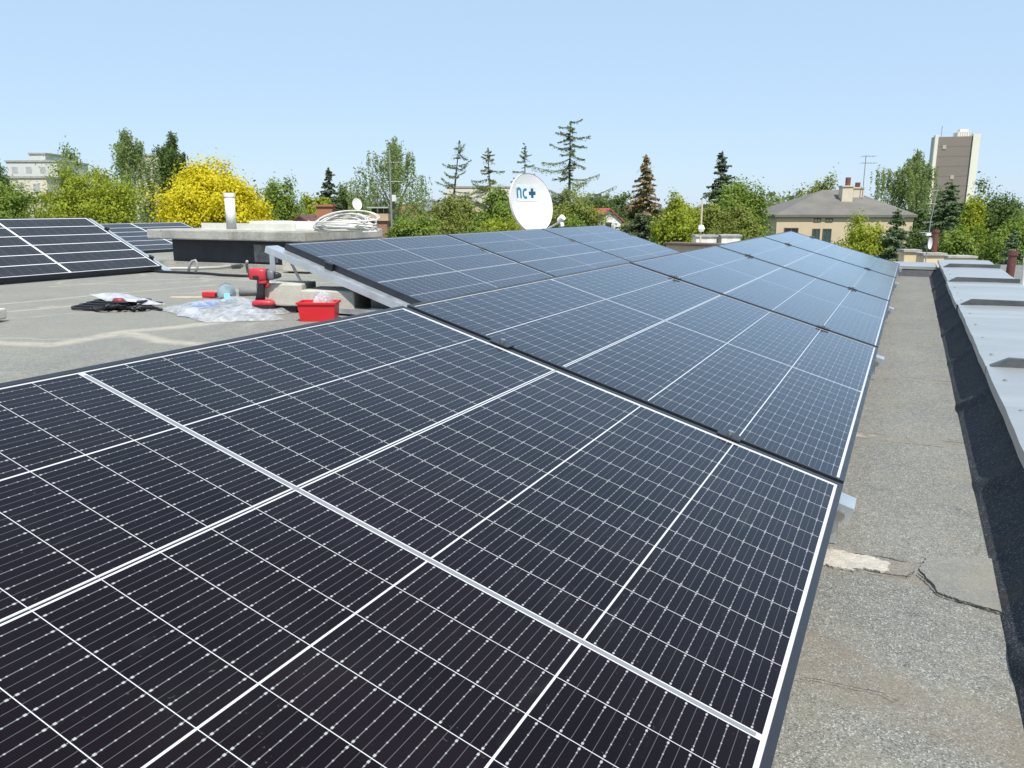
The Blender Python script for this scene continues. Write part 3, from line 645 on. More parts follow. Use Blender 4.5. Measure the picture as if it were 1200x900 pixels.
def arc(cx, cy, rx, ry, a0, a1, n=12): return [(cx+rx*math.cos(R(a0+(a1-a0)*i/n)), cy+ry*math.sin(R(a0+(a1-a0)*i/n))) for i in range(n+1)]
glyph([[(-.178, y0), (-.178, y0+xh+.008)], arc(-.147, y0+.072, .031, .036, 165, 0, 10) + [(-.116, y0)]], .027, m_let)
glyph([arc(-.038, y0+.054, .034, .047, 50, 310, 16)], .027, m_let)
glyph([[(.018, y0+.058), (.118, y0+.058)]], .036, m_let2); glyph([[(.068, y0+.005), (.068, y0+.0435)]], .036, m_let2); glyph([[(.068, y0+.0725), (.068, y0+.112)]], .036, m_let2)
one('pole', m_galv, lambda b: b.tube([(-ND.x*.14, -ND.y*.14, 0), (-ND.x*.14, -ND.y*.14, dc.z+.05)], .024, 12), ds)
one('bracket', m_galv, lambda b: b.box(D3(0, -.02, -.10), (.09, .14, .075), (DX, DY, ND)), ds)
arm = one('feed_arm', m_galv, lambda b: b.tube([D3(0, -rb*.98, -.01), D3(0, -rb-.02, .06), D3(0, -.30, .40)], .011, 8), ds)
one('receiver_head', m_white, lambda b: (b.tube([D3(0, -.26, .455), D3(0, -.285, .40), D3(0, -.30, .385)], [.036, .036, .024], 14), b.tube([D3(0, -.285, .42), D3(0, -.36, .43)], .022, 10)), arm)

# ------------------------------------------------------------------ trees
def foliage(name, c1, c2, tr=.35):
    k = N(name); g = k.n('ShaderNodeNewGeometry'); rpi = g.outputs['Random Per Island']
    c = k.mix(rpi, c1, c2); hue = k.noise(k.coord(), .9, 3); c = k.mix(k.f('MULTIPLY', k.smooth(hue, .4, .65), .45), c, tuple(x*.75+y*.25*.9 for x, y in zip(c2, c1)))
    k.done(c, .55, 0., .3); tl = k.n('ShaderNodeBsdfTranslucent'); k.put(tl.inputs[0], c); mx = k.n('ShaderNodeMixShader'); mx.inputs[0].default_value = tr
    k.t.links.new(k.b.outputs[0], mx.inputs[1]); k.t.links.new(tl.outputs[0], mx.inputs[2]); k.t.links.new(mx.outputs[0], k.out.inputs[0]); return k.m
FOL = dict(
    light=foliage('leaves_light', (.25, .32, .024), (.42, .46, .045), .45), mid=foliage('leaves_mid', (.14, .235, .030), (.27, .34, .055), .42),
    dark=foliage('leaves_dark', (.075, .135, .030), (.16, .22, .055), .40), olive=foliage('leaves_olive', (.19, .235, .040), (.31, .34, .075), .45),
    yellow=foliage('leaves_yellow', (.58, .49, .006), (.80, .72, .03), .45), birch=foliage('leaves_birch', (.21, .30, .085), (.37, .44, .16), .5),
    larch=foliage('needles_larch', (.15, .205, .065), (.27, .31, .11), .45), spruce=foliage('needles_spruce', (.075, .115, .058), (.18, .22, .115), .25),
    bluespruce=foliage('needles_blue', (.10, .17, .075), (.23, .30, .14), .3), cone=foliage('needles_brown', (.22, .19, .08), (.52, .38, .20), .25), far=foliage('leaves_far', (.15, .21, .07), (.25, .30, .12), .4))
m_bark = plain('bark', (.09, .075, .06), .9, 0, .3, 5.); m_birchbark = plain('birch_bark', (.20, .19, .175), .85, 0, .5, 4.)
def leaves(name, C, Nn, size, m, parent, aspect=.6):
    n = len(C); r = rng.normal(size=(n, 3)); Nn = Nn/np.linalg.norm(Nn, axis=1, keepdims=True)
    t = np.cross(Nn, r); t /= np.linalg.norm(t, axis=1, keepdims=True)+1e-9; b = np.cross(Nn, t)
    s = (size*rng.uniform(.55, 1.05, n)*np.where(rng.uniform(size=n) < .14, 1.55, 1.))[:, None]/2
    V = np.stack([C-t*s, C-b*s*aspect+Nn*s*.15, C+t*s, C+b*s*aspect+Nn*s*.15], 1).reshape(-1, 3)
    me = bpy.data.meshes.new(name); me.vertices.add(4*n); me.vertices.foreach_set('co', V.astype(np.float32).ravel())
    me.loops.add(4*n); me.loops.foreach_set('vertex_index', np.arange(4*n, dtype=np.int32)); me.polygons.add(n)
    me.polygons.foreach_set('loop_start', np.arange(0, 4*n, 4, dtype=np.int32)); me.polygons.foreach_set('loop_total', np.full(n, 4, np.int32))
    me.materials.append(m); me.update(calc_edges=True); o = bpy.data.objects.new(name, me); COL.objects.link(o)
    if parent: o.parent = parent
    return o
GZ = -7.0
def base(px, d): q = at(px, 243, d); return Vector((q.x, q.y, GZ))
def unit(n):
    v = rng.normal(size=(n, 3)); return v/np.linalg.norm(v, axis=1, keepdims=True)
def limbs(b, h0, h1, r0, targets, n=6):
    b.tube([(0, 0, 0), (r0*.3, 0, h0*.5), (0, r0*.3, h0), (0, 0, h0+(h1-h0)*.6)], [r0*1.25, r0, r0*.8, r0*.3], 8)
    for q in targets:
        q = Vector(q); z = h0*random.uniform(.75, 1.05); m = Vector((q.x*.45, q.y*.45, z+(q.z-z)*.6)); b.tube([(0, 0, z), m, q], [r0*.5, r0*.3, r0*.08], n, False)
def round_tree(px0, px1, py0, py1, d, fol, label, cat='tree', nc=95, lpc=85, ls=None, k_=2.1, depth=.9, top_taper=.0, name='broadleaf_tree', rag=1., bark=None):
    cx = (px0+px1)/2; t = thing(name, label, cat, base(cx, d), random.uniform(0, .1))
    rx = (px1-px0)/2*M_PX(d)*1.07; zt = at(cx, py0, d).z-GZ; zb = max(.6, at(cx, py1, d).z-GZ-.8); rz = (zt-zb)/2; cz = (zt+zb)/2; ry = rx*depth
    dirs = unit(nc); rad = rng.uniform(.25, 1, nc)**.5
    f1 = 1 + .16*rag*np.sin(dirs[:, 0]*5+dirs[:, 2]*4+rng.uniform(0, 6)) + .08*rag*rng.normal(size=nc)
    q = dirs*(rad*f1*.86)[:, None]
    if top_taper: q[:, :2] *= (1-top_taper*np.clip((q[:, 2]+1)/2, 0, 1))[:, None]
    rc = .19*rng.uniform(.7, 1.3, nc); k = int(lpc*k_)
    P = q.repeat(k, 0) + rng.normal(size=(nc*k, 3))*(rc.repeat(k)*.62)[:, None]*np.array([1, 1, .75])
    out = P - q.repeat(k, 0)*.72; Nn = unit(nc*k)*.75 + out*2.2 + np.array([0, 0, .35])
    sc = np.array([rx, ry, rz]); C = P*sc + np.array([0, 0, cz]); ls = ls or max(.10, d*.0034); 
    leaves('crown', C, Nn/sc*sc.mean(), ls, FOL[fol], t)
    b = MB(); tg = [tuple((q[i]*sc*.85) + np.array([0, 0, cz])) for i in rng.choice(nc, min(nc, 22), replace=False)]
    limbs(b, max(.5, zb*.75), zt*.9, max(.09, rx*.07), tg); b.build('trunk', bark or m_bark, t); return t
def weeping_tree(px0, px1, py0, py1, d, fol, label, nl=13, strands=30, name='weeping_tree'):
    cx = (px0+px1)/2; t = thing(name, label, 'tree', base(cx, d)); rx = (px1-px0)/2*M_PX(d)*1.34; zt = at(cx, py0, d).z-GZ; zb = max(1., at(cx, py1, d).z-GZ-.5); H = zt-zb
    C = []; b = MB()
    for i in range(nl):
        a = i*2.4 + rng.uniform(-.5, .5); f = ((i+.6)/nl)**.75*rng.uniform(.8, 1.05); hz = zt - H*(.03+.34*f**1.4*rng.uniform(.45, 1.5)); rr = rx*.95*f
        if i == 0: f, rr, hz = .05, .05*rx, zt-.02*H
        tip = np.array([rr*math.cos(a), rr*math.sin(a), hz]); st = np.array([0, 0, max(zb, hz-H*.30*(.4+f))]); md = (st+tip)/2 + np.array([0, 0, H*.10]); b.tube([st, md, tip], [.07, .04, .012], 5, False)
        for j in range(strands):
            u = rng.uniform(.45, 1.1); p = (1-u)**2*st + 2*u*(1-u)*md + u*u*tip + rng.normal(size=3)*np.array([.15, .15, .10])*rx*.42
            ln = H*rng.uniform(.10, .36)*(.6+.6*f); m = int(16+ln*12); s = rng.uniform(0, 1, m)
            dr = rng.normal(size=2)*.10
            C.append(np.stack([p[0]+dr[0]*s*ln+rng.normal(size=m)*.05, p[1]+dr[1]*s*ln+rng.normal(size=m)*.05, p[2]-s*ln+rng.normal(size=m)*.04], 1))
    C = np.concatenate(C); Nn = unit(len(C)); Nn[:, 2] *= .6; Nn[:, :2] += C[:, :2]/rx*.5; Nn[:, 2] += .25
    leaves('crown', C, Nn, max(.09, d*.0030), FOL[fol], t, .5)
    b.tube([(0, 0, 0), (.05, 0, zb), (0, .05, zt-H*.4), (0, 0, zt-H*.05)], [.26, .2, .11, .02], 7); b.build('trunk', m_birchbark if fol == 'birch' else m_bark, t); return t
def conifer(px0, px1, py0, py1, d, fol, label, whorls=26, per=7, dens=1., droop=.25, name='spruce_tree', tip=None, gap=0., lean=0., lw=.35, upcurve=.1, wid_pow=1., irregular=.15, wk=1.45, nk=1., sk=1.):
    cx = (px0+px1)/2; t = thing(name, label, 'tree', base(cx, d)); rx = (px1-px0)/2*M_PX(d)*wk; zt = at(cx, py0, d).z-GZ; zb = max(.8, at(cx, py1, d).z-GZ-.6); H = zt-zb
    b = MB(); C = []; TP = []; NN = []; NT = []
    b.tube([(0, 0, 0), (lean*.3, 0, zb+H*.4), (lean, 0, zt)], [max(.12, H*.018), max(.09, H*.012), .012], 7)
    ls = max(.11, d*.0036)*sk
    for i in range(whorls):
        f = (i+rng.uniform(-.3, .3))/whorls; f = min(max(f, 0), .985); z = zb+H*f; L0 = rx*(1-f)**wid_pow + .06*rx
        z0_ = z
        for j in range(per):
            if rng.uniform() < gap: continue
            z = z0_ + rng.normal()*H/whorls*.65
            a = rng.uniform(0, 6.283); ln = L0*rng.uniform(1-irregular*2.2, 1+irregular*.6)
            s0 = np.array([lean*f, 0, z]); e = s0 + np.array([math.cos(a)*ln, math.sin(a)*ln, -droop*ln + rng.normal()*.12*ln*irregular*4]); md = (s0+e)/2 + np.array([0, 0, -upcurve*ln])
            b.tube([s0, md, e], [max(.012, ln*.02), max(.008, ln*.012), .005], 4, False)
            m = int(nk*dens*(26 + ln*95)); u = rng.uniform(.12, 1.04, m)[:, None]; p = (1-u)**2*s0 + 2*u*(1-u)*md + u*u*e
            side = np.array([-math.sin(a), math.cos(a), 0]); wd = lw*ln*(1.05-u[:, 0])*.9+.05
            p = p + side*(rng.normal(size=m)*wd*.5)[:, None] + np.array([0, 0, 1])*(-np.abs(rng.normal(size=m))*.09*ln*.7-.01)[:, None]
            n = unit(m)*.7 + np.array([math.cos(a)*.3, math.sin(a)*.3, .75])
            (TP if tip and f > tip[1] and rng.uniform() < .92 else C).append(p); (NT if len(TP) and TP[-1] is p else NN).append(n)
    m = 160; u = rng.uniform(.86, 1.005, m); tp_ = np.stack([lean*u+rng.normal(size=m)*(1.01-u)*rx*.55, rng.normal(size=m)*(1.01-u)*rx*.55, zb+H*u], 1)
    (TP if TP else C).append(tp_); (NT if TP else NN).append(unit(m)+np.array([0, 0, .4]))
    leaves('crown', np.concatenate(C), np.concatenate(NN), ls, FOL[fol], t, .42)
    if TP: leaves('cone_clusters', np.concatenate(TP), np.concatenate(NT), ls, FOL[tip[0]], t, .42)
    b.build('trunk', m_bark, t); return t

# far wood: one mass nobody could count
def far_wood():
    C = []; Nn = []
    for i in range(900):
        a = rng.uniform(-1.2, 1.2) ; d = rng.uniform(125, 210); px = 600 + math.tan(min(1.2, max(-1.2, a)))*F_PX*.985
        c = CAM + (RT*math.tan(a)+FW)*d; h = 7.2 + .0*d + 1.5*math.sin(a*23)+1.0*math.sin(a*61+1) + rng.normal()*.7 + (d-125)*.004
        n = 42; cc = np.array([c.x, c.y, 0]) + rng.normal(size=(n, 3))*np.array([2.4, 2.4, 0]); cc[:, 2] = GZ + h*(1-np.abs(rng.normal(size=n))*.32)
        C.append(cc); Nn.append(unit(n) + np.array([0, 0, .5]))
    o = leaves('distant_wood', np.concatenate(C), np.concatenate(Nn), .95, FOL['far'], None, .75); o['kind'] = 'stuff'
    tag(o, 'hazy far off wood closing the horizon behind the gardens', 'wood')
far_wood()

# left side
round_tree(-45, 20, 186, 262, 75, 'dark', 'dark green round tree top at the extreme left in front of the cream blocks', nc=80, lpc=70)
round_tree(-40, 62, 212, 290, 42, 'mid', 'low mid green tree cut by the left edge, before the cream blocks', nc=110, lpc=80)
round_tree(52, 180, 186, 300, 38, 'light', 'broad light green tree left of the yellow one', nc=150, lpc=95, rag=1.5)
round_tree(72, 104, 156, 262, 40, 'birch', 'thin twiggy sapling top rising above the broad light green tree', nc=34, lpc=42, rag=2.2, top_taper=.5)
weeping_tree(118, 190, 152, 300, 52, 'birch', 'dusky birch rising behind the light green tree')
weeping_tree(178, 236, 155, 300, 55, 'dark', 'dark weeping tree between the birch and the yellow tree')
round_tree(188, 310, 189, 300, 33, 'yellow', 'bright golden yellow round tree behind the white pipe', nc=260, lpc=125, rag=.6, ls=.135)
round_tree(292, 352, 208, 300, 48, 'mid', 'green tree against the right flank of the yellow tree', nc=90, lpc=90)
round_tree(348, 392, 222, 300, 70, 'light', 'bright bush behind the orange chimney', nc=60, lpc=70)
conifer(372, 402, 197, 270, 78, 'spruce', 'small dark spruce tip above the brown roofed house', 20, 7, 1.0, wk=2.0)
round_tree(388, 432, 212, 290, 82, 'dark', 'dark bushy tree right of the small spruce tip', nc=60, lpc=70)
round_tree(310, 345, 228, 290, 85, 'olive', 'dull green far tree between the yellow tree and the spruce tip', nc=50, lpc=60)
weeping_tree(418, 505, 163, 310, 46, 'birch', 'large weeping birch behind the television mast')
round_tree(452, 520, 246, 300, 36, 'mid', 'leafy green bush at the foot of the television mast', nc=90, lpc=80)
conifer(494, 556, 166, 300, 58, 'larch', 'sparse leaning larch nearest the big weeping birch', 20, 4, .62, -.12, 'larch_tree', wk=1.75, nk=1.35, sk=.66, gap=.25, lean=1.0, lw=.24, upcurve=.16, irregular=.42, wid_pow=.6)
conifer(549, 604, 174, 300, 60, 'larch', 'thin larch midway between the leaning larch and the white dish', 22, 5, .75, .02, 'larch_tree', wk=1.75, nk=1.35, sk=.66, gap=.2, lean=-.3, lw=.28, upcurve=.12, irregular=.4, wid_pow=.75)
conifer(596, 634, 172, 290, 90, 'larch', 'far thin grey larch rising right above the white dish', 18, 5, .5, -.02, 'larch_tree', wk=1.75, nk=1.35, sk=.66, gap=.25, lw=.22, irregular=.4, wid_pow=.7)
conifer(626, 708, 143, 300, 50, 'larch', 'tallest larch with tiered branches right of the white dish', 24, 6, 1.0, .04, 'larch_tree', wk=1.75, nk=1.35, sk=.66, gap=.15, lw=.34, upcurve=.13, irregular=.42, wid_pow=.7)
round_tree(500, 566, 226, 300, 55, 'olive', 'olive green shrub mass below the leaning larch', nc=90, lpc=80)
round_tree(556, 612, 222, 300, 52, 'mid', 'green shrub mass left of the white dish', nc=90, lpc=80)
round_tree(560, 640, 250, 300, 40, 'light', 'bright low shrub under the left edge of the white dish', nc=80, lpc=70)
round_tree(632, 700, 222, 300, 48, 'olive', 'olive bush at the foot of the tallest larch', nc=100, lpc=80)
round_tree(682, 745, 222, 290, 120, 'dark', 'far dark tree clump above the red roofed house', nc=60, lpc=60)
conifer(724, 786, 182, 310, 44, 'spruce', 'dark spruce with a brown cone laden top beside the red roofed house', 30, 9, 1.15, .30, tip=('cone', .56), lw=.42, upcurve=.08, wid_pow=1.15, wk=1.75)
round_tree(768, 826, 226, 310, 40, 'light', 'light green hedge tree just right of the brown topped spruce', nc=110, lpc=85)
round_tree(806, 858, 226, 310, 42, 'olive', 'olive hedge tree behind the thin pole', nc=100, lpc=85)
conifer(822, 864, 179, 300, 66, 'spruce', 'dark conical spruce rising behind the walnut tree', 24, 8, 1.0, .12, lw=.4, wk=2.3)
round_tree(826, 904, 203, 310, 46, 'mid', 'large walnut tree left of the beige house', nc=150, lpc=85, rag=1.4)
round_tree(846, 896, 240, 310, 38, 'olive', 'reddish olive lower shrub touching the left wall of the beige house', nc=90, lpc=75)
round_tree(928, 990, 203, 300, 85, 'olive', 'rounded tree crown rising behind the left roof slope of the beige house', nc=90, lpc=80)
weeping_tree(1034, 1100, 176, 310, 70, 'birch', 'pale weeping birch between the beige house and the tower')
round_tree(988, 1052, 255, 320, 34, 'light', 'bright bush in front of the beige house', nc=120, lpc=80)
conifer(1030, 1076, 246, 330, 33, 'bluespruce', 'small bluish spruce at the right corner of the beige house', 22, 9, 1.2, .2, lw=.45, wk=2.2)
conifer(1084, 1140, 214, 330, 40, 'bluespruce', 'broad dark conifer under the tower, behind the antennas', 26, 10, 1.15, .22, lw=.45, wid_pow=.7, wk=1.7)
round_tree(1122, 1160, 222, 330, 36, 'light', 'yellow green tree just right of the broad conifer', nc=100, lpc=85, top_taper=.3)
round_tree(1138, 1206, 218, 330, 52, 'dark', 'dark rounded tree at the right below the tower', nc=120, lpc=85, rag=1.4)
round_tree(1142, 1215, 258, 330, 34, 'mid', 'mid green bush low at the right edge', nc=110, lpc=80)
conifer(1160, 1225, 272, 340, 28, 'bluespruce', 'dusky spruce behind the brown pipe at the right edge', 20, 8, 1.1, .2, lw=.45)
round_tree(1190, 1290, 225, 330, 48, 'mid', 'green tree mostly beyond the right edge', nc=100, lpc=70)
round_tree(-150, -40, 190, 300, 45, 'mid', 'green tree just outside the left edge', nc=90, lpc=70)

for (a_, b_, t_, d_, f_, lb_) in [(322, 372, 240, 62, 'mid', 'low green shrub left of the orange chimney'), (392, 440, 232, 60, 'mid', 'green shrub behind the small round dish'),
        (436, 470, 236, 58, 'olive', 'olive shrub directly behind the brick chimney'), (496, 548, 250, 45, 'olive', 'low olive shrub right of the leafy bush'), (536, 580, 256, 44, 'mid', 'low green shrub under the thin larch'),
        (640, 700, 248, 42, 'mid', 'low green shrub right of the white dish'), (730, 790, 238, 75, 'olive', 'olive far tree behind the brown topped spruce'), (664, 712, 236, 70, 'light', 'light far shrub left of the red roofed house'),
        (1100, 1150, 262, 31, 'mid', 'low green shrub right of the brown flue pipe'), (1064, 1096, 236, 60, 'dark', 'dark shrub between the beige house and the broad conifer')]:
    round_tree(a_, b_, t_, 320, d_, f_, lb_, nc=70, lpc=75)

# ------------------------------------------------------------------ buildings beyond
m_hazeglass = plain('hazed_window_glass', (.42, .43, .43), .3, 0, .1, 1.); m_glass = plain('window_glass', (.05, .09, .09), .12, 0, .3, 1.5); m_dark = plain('dark_opening', (.025, .022, .02), .5)  # glass of the far blocks is paled: distance haze put into its colour
def cut(px0, px1, py0, py1, d): return (px0+px1)/2, (px1-px0)*M_PX(d), at((px0+px1)/2, py0, d).z, at((px0+px1)/2, py1, d).z
# beige house
d = 60.; m_pz = M_PX(d); c0 = at(991, 251, d); th = R(-4)
hs = thing('house', 'beige two storey house with a low grey hip roof', 'house', (c0.x, c0.y, GZ), YAW+th)
mx = lambda px: (px-991)*m_pz
ez = at(991, 252, d).z-GZ; wl, wr = mx(913), mx(1068); dpt = 9.0
m_hwall = plain('beige_render', (.60, .49, .33), .9, 0, .05, 1.2, .3, .15, 20)
m_hroof = plain('grey_sheet_roof', (.165, .155, .135), .75, 0, .14, .8, .3, .1, 6)
one('wall', m_hwall, lambda b: b.bbox((wl, 0, 0), (wr, dpt, ez)), hs)
def hip(b):
    ov = .2; r1, r2 = mx(984), mx(1016); rz = at(991, 222.5, d+4.5).z-GZ; ym = dpt/2
    A = [(wl-ov, -ov, ez+.02), (wr+ov, -ov, ez+.02), (wr+ov, dpt+ov, ez+.02), (wl-ov, dpt+ov, ez+.02)]
    V = A + [(x, y, z-.18) for x, y, z in A] + [(r1, ym, rz), (r2, ym, rz)]
    b.add(V, [(0, 1, 9, 8), (1, 2, 9), (2, 3, 8, 9), (3, 0, 8), (0, 4, 5, 1), (1, 5, 6, 2), (2, 6, 7, 3), (3, 7, 4, 0), (7, 6, 5, 4)])
roof = one('roof', m_hroof, hip, hs)
m_chim = plain('cream_chimney', (.62, .54, .42), .85, 0, .08, 3.)
zc = lambda py, dd: at(991, py, dd).z-GZ
def chim(px0, px1, pt, pb, y):
    ch = one('chimney', m_chim, lambda b: (b.bbox((mx(px0), y, zc(pb, d+y)-.6), (mx(px1), y+.9, zc(pt, d+y))), b.bbox((mx(px0)-.07, y-.07, zc(pt, d+y)+.003), (mx(px1)+.07, y+.97, zc(pt, d+y)+.1))), roof)
    return ch
c1 = chim(996.5, 1009, 219, 238, 2.2); c2 = chim(1013.5, 1026, 221, 236, 3.0)
for c_, px, pt, pb, y in [(c1, 1004, 208, 218, 2.6), (c2, 1020, 214, 221, 3.4)]:
    one('pot', plain('clay_pot', (.16, .07, .05), .7), lambda b: b.tube([(mx(px), y, zc(pb, d+y)), (mx(px), y, zc(pt, d+y))], .19, 10), c_)
def window(px0, px1, py0, py1, pm, nm='window'):
    fr = MB(); x0, x1, z0, z1 = mx(px0), mx(px1), zc(py1, d), zc(py0, d)
    for a, b_ in [((x0, z0), (x1, z0+.07)), ((x0, z1-.07), (x1, z1)), ((x0, z0+.07), (x0+.07, z1-.07)), ((x1-.07, z0+.07), (x1, z1-.07)), (((x0+x1)/2-.03, z0+.07), ((x0+x1)/2+.03, z1-.07))]:
        fr.bbox((a[0], -.05, a[1]), (b_[0], -.003, b_[1]))
    wn_ = fr.build(nm, plain('brown_frame', (.10, .08, .065), .6), hs); one('pane', pm, lambda b: b.bbox((x0+.02, -.02, z0+.02), (x1-.02, -.004, z1-.02)), wn_)
window(922, 938.5, 267, 284, m_dark); window(954.5, 963.5, 268, 300, m_glass); window(966.5, 976.5, 268, 300, m_glass); window(955, 963.5, 255.8, 260, m_dark); window(968.5, 977, 255.8, 260, m_dark)
one('band', m_hwall, lambda b: b.bbox((wl-.04, -.05, ez-.42), (wr+.04, -.003, ez-.2)), hs)
an = thing('television_antenna', 'thin television antenna on the chimney of the beige house', 'antenna', at(1011.5, 219, d+2.6))
def yagi(b, h, els, ln): 
    b.tube([(0, 0, -1.4), (0, 0, h)], .03, 6)
    for z, l0, n in els:
        b.tube([RT*(-l0*.4)+UP*z, RT*l0+UP*z], .022, 5)
        for i in range(n):
            p = RT*(-l0*.35+i*l0*1.3/max(1, n-1))+UP*z; b.tube([p-FW*ln, p+FW*ln], .012, 4)
m_ant = plain('antenna_metal', (.30, .30, .29), .5, .3)
one('mast', m_ant, lambda b: yagi(b, 2.3, [(1.75, .8, 6), (2.25, .7, 5)], .4), an)
# tower
d = 250.; t0 = at(1112, 243, d)
tw = thing('tower_block', 'tall brown and cream tower block leaning over the trees at right', 'tower', (t0.x, t0.y, GZ), YAW+R(-19))
mp = M_PX(d); ht = at(1117, 160, d).z-GZ; hw = 19*mp
m_brown = plain('brown_cladding', (.24, .205, .175), .8, 0, .06, .08)
one('wall', m_brown, lambda b: b.bbox((-hw, 0, 0), (hw*.86, 9, ht)), tw)
m_tcream = plain('cream_concrete', (.80, .76, .64), .85, 0, .05, .05)
one('pilaster', m_tcream, lambda b: b.bbox((hw*.86+.01, -.5, 0), (hw*.86+1.9, 12.5, ht+.6)), tw)
one('pilaster', m_tcream, lambda b: b.bbox((-hw-.9, -.5, 0), (-hw-.01, 2., ht+.6)), tw)
one('side_wall', plain('pale_grey_cladding', (.50, .51, .50), .8, 0, .06, .1), lambda b: b.bbox((-hw-.7, 2.01, 0), (-hw-.01, 8.5, ht+.4)), tw)
m_ln = plain('joint', (.21, .178, .15), .8)
def floors(b):
    for i in range(1, 12): b.bbox((-hw+.1, -.02, ht-i*2.9), (hw*.84, -.003, ht-i*2.9+.3))
one('spandrel', m_ln, floors, tw)
for (a, z, w2) in [(-hw*.72, ht-3.6, 1.0), (-hw*.12, ht-12.4, 1.0)]:
    one('window', plain('pale_window', (.45, .42, .36), .4), lambda b: b.bbox((a, -.16, z), (a+w2, -.125, z+1.2)), tw)
one('plant_room', m_tcream, lambda b: (b.bbox((hw*.1, 3, ht), (hw*.8, 9, ht+1.6)), b.bbox((hw*.25, 4, ht+1.6), (hw*.7, 8, ht+2.4))), tw)
one('railing', m_ant, lambda b: [b.tube([(x, .4, ht), (x, .4, ht+1.2)], .06, 5) for x in np.linspace(-hw*.2, hw*.8, 9)] + [b.tube([(-hw*.2, .4, ht+1.2), (hw*.8, .4, ht+1.2)], .06, 5)], tw)
one('aerial', m_ant, lambda b: [b.tube([(x, 4, ht), (x, 4, ht+h)], .09, 5) for x, h in [(-hw+1.3, 3.6)]], tw)
# brown roofed house with its chimneys
d = 40.; g0 = at(355, 262, d); mp = M_PX(d); X = lambda px: (px-355)*mp; Z = lambda py, dd=d: at(400, py, dd).z-GZ
bh = thing('house', 'house with a brown red metal roof and brick chimneys behind the slab', 'house', (g0.x, g0.y, GZ), YAW)
m_bh = plain('grey_beige_render', (.42, .38, .31), .9, 0, .08, 1.); m_broof = plain('brown_red_metal_roof', (.135, .050, .040), .55, 0, .12, 2.)
one('wall', m_bh, lambda b: b.bbox((X(343), 0, 0), (X(448), 4.2, Z(268))), bh)
one('gable', m_bh, lambda b: b.add([(X(343), 0, Z(268)+.002), (X(367), 0, Z(268)+.002), (X(366), 0, Z(262)), (X(352), 0, Z(252.6)), (X(343), 0, Z(259.5)), (X(343), .3, Z(268)+.002), (X(367), .3, Z(268)+.002), (X(366), .3, Z(262)), (X(352), .3, Z(252.6)), (X(343), .3, Z(259.5))],
    [(0, 1, 2, 3, 4), (9, 8, 7, 6, 5), (0, 5, 6, 1), (1, 6, 7, 2), (2, 7, 8, 3), (3, 8, 9, 4), (4, 9, 5, 0)]), bh)
def broof(b):
    e0, e1 = Vector((X(367.5), -.25, Z(263.5))), Vector((X(447), -.25, Z(268.5))); r0, r1 = Vector((X(351.5), 2.0, Z(251.4, d+2))), Vector((X(440), 2.0, Z(251.6, d+2)))
    dn = Vector((0, 0, -.10)); l0 = Vector((X(341), -.12, Z(260.6))); lb_ = Vector((X(341), 4.4, Z(263)))
    bk0, bk1 = Vector((X(367), 4.4, Z(265))), Vector((X(447), 4.4, Z(268)))
    g_ = Vector((X(351.5), -.15, Z(251.6)))
    V = [e0, e1, r1, r0, e0+dn, e1+dn, r1+dn, r0+dn, bk0, bk1, g_, l0, lb_, g_+dn, l0+dn]
    b.add(V, [(0, 1, 2, 3), (0, 4, 5, 1), (3, 2, 9, 8), (10, 0, 3), (10, 13, 4, 0), (11, 10, 3, 12), (11, 14, 13, 10), (1, 5, 6, 2)])
    for i in range(14):
        a = e0.lerp(e1, (i+.5)/14); c = r0.lerp(r1, (i+.5)/14); b.tube([a+UP*.012, c+UP*.012], .016, 4)
br_ = one('roof', m_broof, broof, bh)
def brick(name, c1, c2, mortar):
    k = N(name); v = k.coord(); x, y, z = k.xyz(v); cmb = k.n('ShaderNodeCombineXYZ'); k.put(cmb.inputs[0], k.f('ADD', x, y)); k.put(cmb.inputs[1], z)
    t = k.n('ShaderNodeTexBrick'); k.put(t.inputs['Vector'], cmb.outputs[0]); t.inputs['Scale'].default_value = 1.; t.inputs['Brick Width'].default_value = .25; t.inputs['Row Height'].default_value = .078; t.inputs['Mortar Size'].default_value = .009
    t.inputs['Color1'].default_value = (*c1, 1); t.inputs['Color2'].default_value = (*c2, 1); t.inputs['Mortar'].default_value = (*mortar, 1)
    return k.done(k.mix(k.f('MULTIPLY', k.noise(v, 7, 4), .4), t.outputs[0], (.30, .20, .15)), .9, 0., .3)
m_brickr = brick('red_brick', (.34, .13, .07), (.24, .10, .06), (.40, .36, .30)); m_bricko = brick('orange_brick', (.42, .16, .07), (.36, .14, .06), (.30, .2, .14))
ch = one('chimney', m_brickr, lambda b: b.bbox((X(438), -.9, Z(285)), (X(456.5), -.1, Z(258.5))), bh)
one('band', plain('pale_brick', (.52, .36, .24), .9, 0, .15, 4.), lambda b: b.bbox((X(436.5), -1., Z(258.5)+.002), (X(458), 0., Z(250.2))), ch)
one('flue', m_dark, lambda b: [b.bbox((X(x), -.8, Z(250.2)+.002), (X(x+4), -.3, Z(244))) for x in (439, 446.5, 453)], ch)
one('cap', plain('green_grey_cap', (.40, .42, .36), .8), lambda b: b.bbox((X(434.5), -1.05, Z(244)+.002), (X(458.5), .02, Z(242.4))), ch)
c_ = one('chimney', m_bricko, lambda b: b.bbox((X(364.5), 1.2, Z(256)), (X(383.5), 2.0, Z(242))), bh)
one('cap', m_bricko, lambda b: b.bbox((X(363), 1.12, Z(242)+.002), (X(385), 2.08, Z(239.6))), c_)
mt = thing('antenna_mast', 'tall pale television mast beside the brick chimney', 'antenna', at(459.5, 277, 39.))
hm = at(459.5, 176, 39.).z-at(459.5, 277, 39.).z
one('mast', m_ant, lambda b: b.tube([(0, 0, -1), (0, 0, hm)], [.055, .04], 8), mt)
